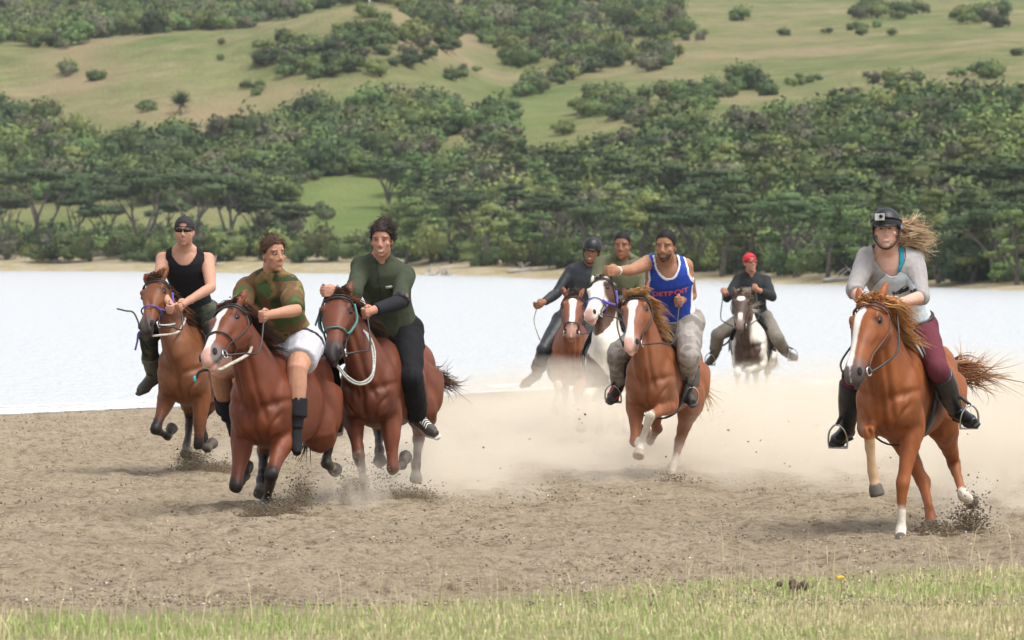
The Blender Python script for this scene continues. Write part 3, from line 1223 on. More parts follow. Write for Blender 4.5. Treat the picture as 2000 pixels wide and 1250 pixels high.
# ------------------------------------------------------------------ horses
# trunk template of a horse 1.5 m at the withers: x forward, top, bottom, half width
TR = np.array([
    (0.66, 1.07, 0.98, 0.06), (0.62, 1.14, 0.91, 0.155), (0.52, 1.27, 0.85, 0.210), (0.38, 1.42, 0.80, 0.228), (0.22, 1.50, 0.775, 0.238),
    (0.00, 1.455, 0.765, 0.265), (-0.25, 1.42, 0.775, 0.280), (-0.45, 1.435, 0.82, 0.255), (-0.62, 1.465, 0.89, 0.245),
    (-0.78, 1.44, 0.96, 0.228), (-0.91, 1.35, 1.01, 0.17), (-0.98, 1.24, 1.07, 0.09)])
# head template: along (0 poll .. 1 muzzle), half width, dorsal, ventral (metres)
HD = np.array([
    (-0.05, .050, .025, -.035), (0.05, .085, .050, -.125), (0.18, .104, .064, -.185), (0.27, .108, .066, -.195), (0.36, .098, .060, -.185), (0.48, .076, .050, -.145),
    (0.62, .060, .044, -.108), (0.76, .056, .040, -.088), (0.88, .064, .036, -.082), (0.96, .062, .022, -.082), (1.02, .046, .000, -.070), (1.05, .022, -.02, -.045)])
LH = 0.58
HS = 1.17               # these are small horses with big heads


def dense(T, n=6):
    """smooth curve through a table of sections"""
    p, r = spline(np.column_stack([T[:, 0], T[:, 1], T[:, 2]]), T[:, 3] + 5, n)
    return np.column_stack([p, r - 5])


TR = dense(TR)
HD = dense(HD)
COAT = mat('horse_coat', rough=.46, attr='tint', noise=.22, nscale=6, bump=.45, bscale=110, spec=.28, dist=.006)
HAIR = mat('horse_hair', rough=.65, attr='tint', spec=.2)
LEATHER = mat('black_leather', (.018, .016, .016), .45, .3, 30)
BROWN_LEATHER = mat('brown_leather', (.10, .035, .018), .5, .3, 30)
STEEL = mat('steel', (.6, .6, .6), .25, metal=1.0)
EYE = mat('horse_eye', (.010, .007, .006), .35, spec=.3)
NOSTRIL = mat('nostril', (.015, .01, .01), .9)
ROPE = mat('rope', (.55, .50, .42), .9, .3, 60, .5, 200)
GREYROPE = mat('grey_rope', (.48, .50, .46), .9, .3, 60, .5, 200)
PURPLE = mat('purple_webbing', (.10, .075, .42), .7, .2, 60)
TEAL = mat('teal_webbing', (.05, .17, .15), .65, .2, 60)


class Horse:
    def __init__(self, px, py, Y, s, yaw, pitch=0.0, ground=None):
        self.s = s
        a, b = math.radians(yaw), math.radians(pitch)
        f0 = np.array([-math.sin(a), -math.cos(a), 0.0])
        self.L = np.array([math.cos(a), -math.sin(a), 0.0])
        self.F = f0 * math.cos(b) + np.array([0, 0, math.sin(b)])
        self.U = np.cross(self.F, self.L)
        self.chest = P(px, py, Y)
        m = self.W(-.1, 0, 0)
        self.root_loc = np.array([m[0], m[1], float(zg(m[0], m[1]))])
        self.legs = []

    def W(self, f, l, u):
        return self.chest + self.s * ((f - .60) * self.F + l * self.L + (u - 1.0) * self.U)

    def trunk(self, x, th, infl=1.0, add=0.0):
        top, bot, hw = [np.interp(x, TR[::-1, 0], TR[::-1, k]) for k in (1, 2, 3)]
        c, h = (top + bot) / 2, (top - bot) / 2
        cs, sn = math.cos(th), math.sin(th)
        y = hw * math.copysign(abs(sn) ** .85, sn) * (1 - .30 * max(cs, 0) ** 2)
        y *= 1 - .24 * max(-cs, 0) ** 1.5 * float(sstep(.10, .45, x))
        z = h * math.copysign(abs(cs) ** .95, cs)
        return self.W(x, y * infl + add * sn, c + z * infl + add * cs)

    def set_head(self, poll, muzzle, hy, neck=.74, dz=.45, nsign=-1, msign=-1):
        s = self.s
        self.N0 = self.W(.34, 0, 1.17)
        self.poll = hit(self.N0, *poll, neck * s, nsign)
        self.muz = hit(self.poll, *muzzle, LH * HS * s, msign)
        self.ha = nrm(self.muz - self.poll)
        self.hl = LH * HS * s if np.linalg.norm(self.muz - self.poll) < LH * HS * s * 1.02 else np.linalg.norm(self.muz - self.poll)
        a = math.radians(hy)
        d = np.array([-math.sin(a), -math.cos(a), dz])
        self.hd = nrm(d - self.ha * (d @ self.ha))
        self.hs = np.cross(self.hd, self.ha)

    def head(self, a, th, infl=1.0, add=0.0):
        hw, d, v = [np.interp(a, HD[:, 0], HD[:, k]) for k in (1, 2, 3)]
        cs, sn = math.cos(th), math.sin(th)
        wid = hw * math.copysign(abs(sn) ** .8, sn) * (1 - .22 * max(-cs, 0) ** 2)
        m, h = (d + v) / 2, (d - v) / 2
        hh = h * math.copysign(abs(cs) ** .8, cs)
        return self.poll + self.ha * (a * self.hl) + self.s * HS * (self.hd * (m + hh * infl + add * cs) + self.hs * (wid * infl + add * sn))

    def fore(self, side, knee, fet, hoof, signs=(-1, 1, -1), elbow=None):
        s = self.s
        S = self.W(.40, side * .115, 1.06)
        E = self.W(*(elbow or (.36, side * .150, .88)))
        K = hit(E, *knee, .42 * s, signs[0])
        Ft = hit(K, *fet, .29 * s, signs[1])
        H = hit(Ft, *hoof, .16 * s, signs[2])
        self.legs.append(dict(kind='fore', side=side, pts=[S, E, K, Ft, H]))

    def hind(self, side, hock, fet, hoof, signs=(1, -1, 1), stifle=None):
        s = self.s
        Hp = self.W(-.68, side * .13, 1.16)
        St = self.W(*(stifle or (-.46, side * .175, .93)))
        Hk = hit(St, *hock, .46 * s, signs[0])
        Ft = hit(Hk, *fet, .36 * s, signs[1])
        H = hit(Ft, *hoof, .16 * s, signs[2])
        self.legs.append(dict(kind='hind', side=side, pts=[Hp, St, Hk, Ft, H]))

    def leg_path(self, lg):
        s = self.s
        p = lg['pts']
        k, f, h = p[2], p[3], p[4]
        if lg['kind'] == 'fore':
            q = [(p[0], .080), (p[0] * .5 + p[1] * .5, .105), (p[1], .094), (p[1] * .72 + k * .28, .077), (p[1] * .35 + k * .65, .054), (p[1] * .12 + k * .88, .050), (k, .053),
                 (k * .82 + f * .18, .043), (k * .5 + f * .5, .034), (k * .2 + f * .8, .034), (f, .043), (f * .6 + h * .4, .036), (f * .45 + h * .55, .046), (f * .3 + h * .7, .052), (h, .060)]
        else:
            q = [(p[0], .20), (p[0] * .5 + p[1] * .5, .185), (p[1], .135), (p[1] * .75 + k * .25, .105), (p[1] * .45 + k * .55, .070), (p[1] * .15 + k * .85, .052), (k, .056),
                 (k * .85 + f * .15, .044), (k * .5 + f * .5, .036), (k * .2 + f * .8, .035), (f, .044), (f * .6 + h * .4, .037), (f * .45 + h * .55, .047), (f * .3 + h * .7, .052), (h, .060)]
        P_ = np.array([a for a, _ in q])
        R_ = np.array([r for _, r in q]) * s
        tt = np.interp(np.arange(len(q)), [0, 2, 6, 10, 14], [-1, 0, 1, 2, 3])
        return P_, R_, tt

    def build_body(self, paint, voxel=.0125):
        s = self.s
        mb = MB()
        th = np.linspace(0, 2 * math.pi, 28, endpoint=False)
        mb.loft([np.array([self.trunk(x, t) for t in th]) for x in TR[::2, 0]])
        # breast and haunch muscles
        for sd in (-1, 1):
            mb.ball(self.W(.55, sd * .09, .985), np.array([.10, .095, .115]) * s, (self.F, self.L, self.U))
            mb.ball(self.W(.45, sd * .145, 1.08), np.array([.15, .085, .22]) * s, (self.F, self.L, self.U))
            mb.ball(self.W(.30, sd * .165, 1.09), np.array([.17, .06, .25]) * s, (self.F, self.L, self.U))
            mb.ball(self.W(-.70, sd * .135, 1.20), np.array([.24, .125, .24]) * s, (self.F, self.L, self.U))
        # neck
        top = self.poll - self.hd * .02 * s + self.ha * .05 * s
        c = [self.W(.22, 0, 1.13), self.N0 + (self.F * .10 + self.U * .06) * s]
        mid = (c[1] + top) / 2 + (self.U * .035) * s
        low = c[1] * .75 + top * .25 + self.U * .012 * s
        thr = top * .8 + c[1] * .2 + (self.U * .02 - self.hd * .03) * s
        pts = np.array([c[0], c[1], low, mid, thr, top - self.hd * .03 * s])
        hw = np.array([.205, .175, .145, .115, .094, .080])
        hdp = np.array([.32, .30, .25, .195, .155, .125])
        pp, rr_ = spline(pts, np.column_stack([hw, hdp]), 4)
        self.crest = []
        rings = []
        n = len(pp)
        for i in range(n):
            t = nrm(pp[min(i + 1, n - 1)] - pp[max(i - 1, 0)])
            w = i / (n - 1)
            sd = self.L * (1 - w) + self.hs * w
            sd = nrm(sd - t * (sd @ t))
            up = np.cross(t, sd)
            rings.append(pp[i] + s * (np.outer(np.sin(th), sd) * rr_[i, 0] * (1 - .35 * np.maximum(np.cos(th), 0) ** 2)[:, None] + np.outer(np.cos(th), up) * rr_[i, 1]))
            self.crest.append((pp[i] + up * rr_[i, 1] * s, sd, up, t))
        mb.loft(rings)
        # windpipe ridge
        # head
        mb.loft([np.array([self.head(a, t) for t in th]) for a in HD[::2, 0]])
        H3 = (self.ha, self.hs, self.hd)
        for sd in (-1, 1):
            mb.ball(self.hp(.235, sd * .086, .036), np.array([.046, .024, .026]) * s, H3)           # brow
            mb.ball(self.hp(.25, sd * .075, -.085), np.array([.095, .040, .095]) * s, H3)            # jowl
            mb.ball(self.hp(.40, sd * .072, -.015), np.array([.10, .014, .018]) * s, H3)             # cheekbone
            mb.ball(self.hp(.925, sd * .048, -.004), np.array([.042, .022, .030]) * s, H3)           # nostril wing
            e0 = self.hp(.02, sd * .060, .025)
            out = nrm(-self.ha * .9 + self.hs * sd * .28 + self.hd * .12)
            mb.tube([e0, e0 + out * .05 * s, e0 + out * .10 * s, e0 + out * .145 * s, e0 + out * .175 * s], np.array([.030, .036, .031, .019, .006]) * s, k=10, ref=self.hd, flat=1.0, sub=2)
        mb.ball(self.hp(1.0, 0, -.075), np.array([.035, .038, .026]) * s, H3)                          # lower lip and chin
        for lg in self.legs:
            p, r, tt = self.leg_path(lg)
            pp, rr_ = spline(p, r, 3)
            mb.tube(pp, rr_, k=14)
            mb.ball(p[6], np.array([.054, .054, .056]) * s)
            mb.ball(p[10], np.array([.044, .044, .044]) * s)
            lg['path'] = (pp, rr_, np.interp(np.linspace(0, len(p) - 1, len(pp)), np.arange(len(p)), tt))
            if lg['kind'] == 'hind':                                                               # point of hock
                back = nrm(-self.F + self.U * .5)
                mb.ball(p[6] + back * .03 * s, np.array([.034, .034, .045]) * s)
        me = remeshed(mb, voxel, 9)
        V = co_of(me)
        me2 = me
        # lean muscle relief
        N_ = normals_of(me2)
        loc = self.local(V)
        rel = vnoise(loc * [1, 1.3, .8], 7.0, 3, 2) * .005 + vnoise(loc, 18, 6, 1) * .002
        x, y, z = loc[:, 0], np.abs(loc[:, 1]), loc[:, 2]
        g = lambda v, w: np.exp(-(v / w) ** 2)
        front = sstep(.36, .50, x) * sstep(1.22, 1.08, z)
        rel -= .026 * g(y, .020) * front * sstep(.80, .86, z)                                        # groove between the breast muscles
        rel -= .018 * g(z - (.85 + 1.4 * (y - .05)), .022) * front * sstep(.02, .06, y) * sstep(.20, .16, y)   # crease above the foreleg
        rel -= .014 * g(z - (1.06 + .35 * y), .025) * front * sstep(.03, .06, y)                     # base of the neck
        rel -= .011 * g(x - .16 - .25 * (z - 1.0), .030) * sstep(.12, .17, y) * sstep(.76, .86, z) * sstep(1.30, 1.15, z)  # behind the shoulder
        rel -= .006 * g(x - .34 - .20 * (z - 1.0), .022) * sstep(.14, .18, y) * sstep(.86, .92, z) * sstep(1.32, 1.2, z)
        rel -= .020 * g(x + .50 - .3 * (z - 1.0), .045) * sstep(.14, .18, y) * sstep(.80, .90, z) * sstep(1.35, 1.2, z)   # flank
        rel -= .010 * g(y - .10, .022) * sstep(-.72, -.80, x) * sstep(.80, .95, z)
        # neck: jugular grooves either side of the windpipe
        ax0, ax1 = self.N0 + (self.F * .10 + self.U * .06) * s, self.poll
        tn = (V - ax0) @ (ax1 - ax0) / ((ax1 - ax0) @ (ax1 - ax0))
        sdn = np.abs((V - ax0 - np.outer(tn, ax1 - ax0)) @ self.L) / s
        thr_ = ((V - ax0 - np.outer(tn, ax1 - ax0)) @ self.U) / s
        onneck = sstep(-.25, -.1, tn) * sstep(.85, .7, tn) * (thr_ < .02) * (x > .42)
        rel -= .020 * g(sdn - .062, .018) * onneck
        rel -= .010 * g(sdn - .125, .020) * onneck
        # head: hollow above the eye and along the cheek
        hq = self.hlocal(V)
        onh = (hq[:, 0] > .0) & (hq[:, 0] < 1.0) & (np.abs(hq[:, 1]) < .14) & (hq[:, 2] > -.22)
        rel -= .012 * onh * g(hq[:, 0] - .15, .035) * g(np.abs(hq[:, 1]) - .07, .02)
        rel -= .010 * onh * g(hq[:, 0] - .50, .09) * g(hq[:, 2] + .035, .025)
        mouth = sstep(.78, .84, hq[:, 0]) * (np.abs(hq[:, 1]) < .12) * (hq[:, 0] < 1.12) * g(hq[:, 2] + .050 + .02 * (hq[:, 0] - .9), .0075)
        rel -= .016 * mouth                                                                      # the line of the lips
        # legs: tendon groove down forearm and gaskin, knee relief
        for lg in self.legs:
            d, t = self.leg_param(V, lg)
            on = (d < 1.3) & (z < .9)
            rel += on * .006 * vnoise(loc * [1, 1, .35], 26, 8, 1) * sstep(2.3, 1.8, t)
        V = V + N_ * (rel * s)[:, None]
        C = paint(self, V, loc)
        me2.vertices.foreach_set('co', (V - self.root_loc).ravel().astype(np.float32))
        me2.update()
        set_col(me2, np.clip(C, 0, 1))
        return me2

    def hp(self, a, side, d):
        return self.poll + self.ha * (a * self.hl) + self.s * HS * (self.hs * side + self.hd * d)

    def local(self, V):
        r = (V - self.chest) / self.s
        return np.column_stack([r @ self.F + .60, r @ self.L, r @ self.U + 1.0])

    def hlocal(self, V):
        r = V - self.poll
        return np.column_stack([r @ self.ha / self.hl, r @ self.hs / (self.s * HS), r @ self.hd / (self.s * HS)])

    def leg_param(self, V, lg):
        """(distance / radius, t) of each vertex with t -1 shoulder, 0 elbow, 1 knee, 2 fetlock, 3 ground"""
        pp, rr_, tt = lg['path']
        best, bt = np.full(len(V), 9.0), np.zeros(len(V))
        for p, r, t in zip(pp, rr_, tt):
            d = np.linalg.norm(V - p, axis=1) / r
            k = d < best
            best[k], bt[k] = d[k], t
        # continuous t along the leg
        return best, bt


def paint_horse(coat, points=None, legs_dark=None, socks=None, blaze=None, muzzle=(.06, .045, .04), pinto=None, hoof=(.10, .085, .07), pink=None, belly=1.12):
    """coat colour and markings; socks: {(kind, side): (t, colour)}; blaze: [(a, half width, shift)]"""
    coat = np.array(coat)

    def f(h, V, loc):
        n = len(V)
        C = np.tile(coat, (n, 1))
        vn = vnoise(loc, 3.0, 12, 2)
        C = C * (1 + .10 * vn)[:, None]
        C = C * (1 + (belly - 1) * sstep(1.0, .72, loc[:, 2]))[:, None]
        wob = vnoise(loc, 9, 14, 2)
        if pinto is not None:
            w = pinto(h, V, loc, wob)[:, None]
            C = C * (1 - w) + np.array([.72, .68, .60]) * w
        hl = h.hlocal(V)
        onhead = (hl[:, 0] > -.02) & (hl[:, 0] < 1.12) & (np.abs(hl[:, 1]) < .15) & (hl[:, 2] > -.24) & (hl[:, 2] < .12)
        if muzzle is not None:
            w = (sstep(.70, .93, hl[:, 0] + .03 * wob) * onhead)[:, None]
            C = C * (1 - w) + np.array(muzzle) * w
        eyew = onhead * np.exp(-(((hl[:, 0] - .268) / .075) ** 2 + ((hl[:, 2] - .010) / .036) ** 2)) * sstep(.06, .085, np.abs(hl[:, 1]))
        C = C * (1 - .75 * eyew[:, None]) + np.array([.02, .014, .012]) * .75 * eyew[:, None]
        if blaze:
            b = np.array(blaze)
            hw = np.interp(hl[:, 0], b[:, 0], b[:, 1], left=0, right=0)
            sh = np.interp(hl[:, 0], b[:, 0], b[:, 2])
            w = onhead * (hl[:, 2] > -.02) * sstep(.006, -.004, np.abs(hl[:, 1] - sh) - hw + .006 * wob)
            C = C * (1 - w[:, None]) + np.array([.76, .72, .66]) * w[:, None]
        lip = onhead * sstep(.80, .86, hl[:, 0]) * np.exp(-((hl[:, 2] + .050 + .02 * (hl[:, 0] - .9)) / .006) ** 2)
        C = C * (1 - .8 * lip[:, None]) + np.array([.03, .02, .018]) * .8 * lip[:, None]
        if pink is not None:
            w = (onhead * sstep(.82, .93, hl[:, 0]) * sstep(.05, .03, np.abs(hl[:, 1] + pink)))[:, None]
            C = C * (1 - w) + np.array([.62, .36, .29]) * w
        for lg in h.legs:
            d, t = h.leg_param(V, lg)
            on = (d < 1.35) & (loc[:, 2] < .86)
            if legs_dark is not None:
                col, t0, t1 = legs_dark
                w = (on * sstep(t0, t1, t + .12 * wob))[:, None]
                C = C * (1 - w) + np.array(col) * w
            key = (lg['kind'], lg['side'])
            if socks and key in socks:
                ts, col = socks[key]
                w = (on * sstep(ts - .06, ts + .06, t + .10 * wob))[:, None]
                C = C * (1 - w) + np.array(col) * w
            w = (.28 * on * sstep(.9, 2.2, t) * np.clip(.5 + wob, 0, 1))[:, None]                  # beach dust caked on the lower legs
            C = C * (1 - w) + np.array([.40, .32, .23]) * w
            w = (on * sstep(2.50, 2.56, t))[:, None]
            C = C * (1 - w) + np.array(hoof) * (1 + .2 * wob[:, None]) * w
        return C
    return f


def strands(mb, roots, length, width, cols, rng, drift, curl=.06, segs=7, spread=.25, per=9, fall=0.0):
    """locks of hair: ribbons that leave the roots together, sway together and close to a wispy tip"""
    n = max(1, len(roots) // per)
    pick = rng.integers(0, len(roots), n)
    for q in pick:
        p0, d = roots[q]
        L0 = length * rng.uniform(.5, 1.15)
        d0 = nrm(d + rng.normal(size=3) * spread)
        dr = drift(rng)
        ax = nrm(np.cross(d0, rng.normal(size=3)))
        ax2 = np.cross(d0, ax)
        ph, fr, cl = rng.uniform(0, 6.28), rng.uniform(3.0, 6.5), curl * rng.uniform(.4, 1.4)
        base = np.array(cols[rng.integers(len(cols))], float)
        for k in range(per):
            jit = rng.normal(size=3) * .013
            L = L0 * rng.uniform(.72, 1.12)
            wisp = rng.normal(size=2) * .07
            w = width * rng.uniform(.45, 1.1)
            pts, rad = [], []
            for i in range(segs):
                t = i / (segs - 1)
                pts.append(p0 + jit * (1 - .65 * t) + d0 * L * t * (1 - .4 * t) + dr * L * t * t + np.array([0, 0, -fall]) * L * t ** 2
                           + ax * (math.sin(ph + t * fr) - math.sin(ph)) * cl * L + (ax * wisp[0] + ax2 * wisp[1]) * L * t ** 2.5)
                rad.append(w * (1 - t ** 1.6 * .88))
            mb.tube(pts, rad, k=4, flat=1.5, col=np.clip(base * rng.uniform(.8, 1.2), 0, 1))


def strap(h, mb, pts, r=.009, flat=1.9):
    mb.tube(np.array(pts), r * .66 * h.s, k=8, ref=(0, -1, .2), flat=1.0, sub=2)


def bridle(h, root, leather=LEATHER, band=None, nose_a=.60, cheek=True, brow=True):
    """headpiece with its straps as sub-parts"""
    o = h.root_loc
    mb = MB()
    strap(h, mb, [h.head(.07, t, 1.0, .010) for t in np.linspace(-2.3, 2.3, 15)], .010)
    br = link('bridle', mb.mesh('bridle', o), leather, root)
    if brow:
        mb = MB()
        strap(h, mb, [h.head(.13, t, 1.0, .010) for t in np.linspace(-1.45, 1.45, 11)], .013)
        link('browband', mb.mesh('browband', o), leather, br)
    if band is not None:
        mb = MB()
        strap(h, mb, [h.head(nose_a + .04 * math.cos(t), t, 1.0, .010) for t in np.linspace(-math.pi, math.pi, 19)], .011)
        link('noseband', mb.mesh('noseband', o), band, br)
    for sd in (-1, 1):
        if cheek:
            mb = MB()
            strap(h, mb, [h.head(a, sd * t, 1.0, .012) for a, t in ((.10, 1.4), (.25, 1.62), (.45, 1.7), (.65, 1.75), (.84, 1.9))], .008)
            link('cheekpiece', mb.mesh('cheekpiece', o), leather, br)
        b = h.head(.86, sd * 1.95, 1.0, .014)
        mb = MB()
        a = np.linspace(0, 2 * math.pi, 15)
        mb.tube([b + .030 * h.s * (h.ha * math.cos(x) + h.hd * math.sin(x)) for x in a], .006 * h.s, k=6)
        link('bit_ring', mb.mesh('bit_ring', o), STEEL, br)
    return br


def bit(h, sd):
    return h.head(.88, sd * 1.98, 1.0, .016)


def cord(root, o, name, pts, r, m, sub=6):
    mb = MB()
    mb.tube(np.array(pts), r, k=6, sub=sub)
    return link(name, mb.mesh(name, o), m, root)


def face_parts(h, root, eye_white=False):
    o = h.root_loc
    H3 = (h.ha, h.hs, h.hd)
    for sd in (-1, 1):
        mb = MB()
        th = sd * 1.05
        nn = nrm(h.hd * math.cos(th) + h.hs * math.sin(th))
        mb.ball(h.head(.268, th, 1.0, -.004), np.array([.030, .021, .014]) * h.s, (h.ha, np.cross(nn, h.ha), nn))
        link('eye', mb.mesh('eye', o), EYE, root)
        mb = MB()
        th = sd * .95
        nn = nrm(h.hd * math.cos(th) + h.hs * math.sin(th) + h.ha * .35)
        t1 = nrm(np.cross(nn, h.hs))
        mb.ball(h.head(.945, th, 1.0, .002), np.array([.031, .018, .009]) * h.s, (t1, np.cross(nn, t1), nn))
        link('nostril', mb.mesh('nostril', o), NOSTRIL, root)


def mane(h, root, cols, length=.24, n=230, blow=(.55, .25, .35), forelock=.16, seed=1, width=.0042):
    """blow: how far the hair flies to the horse's left, up and back"""
    rng = np.random.default_rng(seed)
    mb = MB()
    roots = []
    cr = h.crest
    i0, i1 = int(len(cr) * .30), len(cr) - 1
    wind = h.L * blow[0] + h.U * blow[1] - h.F * blow[2]
    n = int(n * 3.6)
    for k in range(n):
        u = i0 + (i1 - i0) * rng.random() ** .75
        i = int(u)
        f = u - i
        p = cr[i][0] * (1 - f) + cr[min(i + 1, i1)][0] * f - cr[i][2] * .015 * h.s + cr[i][1] * rng.normal() * .012
        roots.append((p, cr[i][2] * .55 + wind * .8))
    strands(mb, roots, length * h.s, width, cols, rng, lambda r: wind * r.uniform(.2, .8), .13, 8, .28, 10, .55)
    roots = []
    for k in range(int(n * .22)):
        p = h.hp(.0 + rng.normal() * .02, rng.normal() * .03, .045)
        roots.append((p, h.hd * .6 - h.ha * .25 + h.L * blow[0] * .35 + h.U * blow[1]))
    strands(mb, roots, forelock * h.s, width * .9, cols, rng, lambda r: wind * r.uniform(.2, .9) + h.ha * .25, .12, 7, .25, 8, .2)
    return link('mane', mb.mesh('mane', h.root_loc), HAIR, root)


def tail(h, root, cols, tip_px, length=.75, n=420, seed=2, spread=.06, droop=.0, width=.0044):
    rng = np.random.default_rng(seed)
    b = h.W(-.97, 0, 1.28)
    e = hit(b, *tip_px, length * h.s, 1)
    d = nrm(e - b)
    mb = MB()
    core = [b + h.F * .06 * h.s, b, b + (d * .5 - h.F * .3 + h.U * .12) * .18 * h.s, b + d * .30 * h.s]
    mb.tube(core, np.array([.05, .045, .036, .015]) * h.s, k=8, sub=3, col=cols[0])
    roots = []
    for k in range(n):
        t = rng.random()
        roots.append((np.array(core[1]) * (1 - t) + np.array(core[3]) * t + rng.normal(size=3) * .018 * h.s, d - h.F * .25 * (1 - t)))
    strands(mb, roots, length * h.s, width, cols, rng, lambda r: np.array([0, 0, -droop]) + r.normal(size=3) * .08, .035, 10, spread, 10)
    return link('tail', mb.mesh('tail', h.root_loc), HAIR, root)


def patch(h, x0, x1, t0, t1, add, thick, nx=10, nt=14, shape=None):
    """a curved panel lying on the trunk between x0..x1 and angles t0..t1"""
    mb = MB()
    gi = [[None] * (nt + 1) for _ in range(nx + 1)]
    for lay, ad in ((0, add), (1, add + thick)):
        G = []
        for i in range(nx + 1):
            for j in range(nt + 1):
                u, v = i / nx, j / nt
                x, t = x0 + (x1 - x0) * u, t0 + (t1 - t0) * v
                if shape:
                    x, t = shape(u, v, x, t)
                G.append(h.trunk(x, t, 1.03, ad))
        if lay == 0:
            A = np.array(G)
        else:
            B = np.array(G)
    n1 = nt + 1
    F = []
    m = len(A)
    for i in range(nx):
        for j in range(nt):
            a = i * n1 + j
            F.append((a, a + 1, a + 1 + n1, a + n1))
            F.append((m + a, m + a + n1, m + a + 1 + n1, m + a + 1))
    rim = [j for j in range(nt)] and ([(j, j + 1) for j in range(nt)] + [(i * n1 + nt, (i + 1) * n1 + nt) for i in range(nx)]
                                      + [(nx * n1 + j + 1, nx * n1 + j) for j in range(nt)][::-1] + [((i + 1) * n1, i * n1) for i in range(nx)][::-1])
    for a, b in rim:
        F.append((a, a + m, b + m, b))
    return mb.add(np.concatenate([A, B]), F)


def saddle(h, root, pad_mat, leather=LEATHER, girth=True):
    o = h.root_loc
    sd = link('saddle', patch(h, .16, -.30, -.85, .85, .035, .03, shape=lambda u, v, x, t: (x, t * (1 - .35 * abs(u - .5)))).mesh('saddle', o), leather, root)
    pd = link('saddle_pad', patch(h, .26, -.40, -1.35, 1.35, .014, .014).mesh('saddle_pad', o), pad_mat, sd)
    for s_ in (-1, 1):
        link('saddle_flap', patch(h, .20, -.16, s_ * .55, s_ * 1.75, .034, .012,
                                  shape=lambda u, v, x, t: (x + .08 * math.sin(v * math.pi) * (1 - u), t)).mesh('saddle_flap', o), leather, sd)
    mb = MB()
    mb.loft([np.array([h.W(-.27 - .05 * math.sin(a) * 0, y, 1.46 + .07 * (1 - (y / .17) ** 2) + dz) for y, dz in ((-.16, 0), (-.08, .0), (0, 0), (.08, 0), (.16, 0), (.16, -.05), (0, -.04), (-.16, -.05))])
             + h.F * k * h.s for k, a in ((-.03, 0), (.03, 1))])
    link('cantle', mb.mesh('cantle', o), leather, sd)
    if girth:
        mb = MB()
        ts = np.linspace(1.0, 2 * math.pi - 1.0, 30)
        A, B = [h.trunk(.17, t, 1.03, .012) for t in ts], [h.trunk(.09, t, 1.03, .012) for t in ts]
        A2, B2 = [h.trunk(.17, t, 1.03, .024) for t in ts], [h.trunk(.09, t, 1.03, .024) for t in ts]
        mb.loft([np.array([a, b, b2, a2]) for a, b, b2, a2 in zip(A, B, B2, A2)])
        link('girth', mb.mesh('girth', o), leather, sd)
    return sd


def stirrup(h, sd_part, foot, toe_dir, side):
    """iron arch round the ball of the foot, hung on its leather"""
    o = h.root_loc
    up = np.array([0, 0, 1.0])
    lat = nrm(np.cross(toe_dir, up))
    up = nrm(np.cross(lat, toe_dir))
    mb = MB()
    arch = [foot + lat * x + up * z for x, z in ((-.062, -.045), (-.066, .0), (-.055, .055), (-.025, .092), (0, .10), (.025, .092), (.055, .055), (.066, 0), (.062, -.045))]
    mb.tube(arch, .007, k=6, sub=3)
    mb.tube([foot + lat * -.064 - up * .047, foot + lat * .064 - up * .047], .011, k=6)
    st = link('stirrup', mb.mesh('stirrup', o), STEEL, sd_part)
    mb = MB()
    t0 = h.trunk(.06, side * .75, 1.03, .05)
    top = foot + up * .10
    m = h.trunk(.03, side * 1.45, 1.03, .05)
    mb.tube([t0, m, (m + top) / 2, top], .012, k=6, flat=1.0, sub=4)
    link('stirrup_leather', mb.mesh('stirrup_leather', o), LEATHER, sd_part)
# ------------------------------------------------------------------ riders
SKIN = mat('skin', rough=.62, attr='tint', noise=.08, nscale=25, spec=.22)
CLOTH = mat('cloth', rough=.85, attr='tint', noise=.10, nscale=30, bump=.35, bscale=45, spec=.2, dist=.008)
NEOPRENE = mat('neoprene', rough=.5, attr='tint', noise=.15, nscale=14, bump=.3, bscale=25, spec=.4, dist=.01)
RUBBER = mat('rubber', rough=.6, attr='tint', noise=.15, nscale=30, spec=.4)
BOOT = mat('riding_boot', (.012, .012, .013), .3, .3, 20, .2, 30, spec=.5)
HELMET = mat('helmet_shell', (.012, .012, .014), .45, .3, 30, spec=.4)
EYEWHITE = mat('eye_white', (.30, .27, .25), .5)
IRIS = mat('iris', (.03, .018, .012), .2)
TEETH = mat('teeth', (.75, .72, .66), .3)
LENS = mat('dark_lens', (.006, .006, .007), .35, spec=.25)


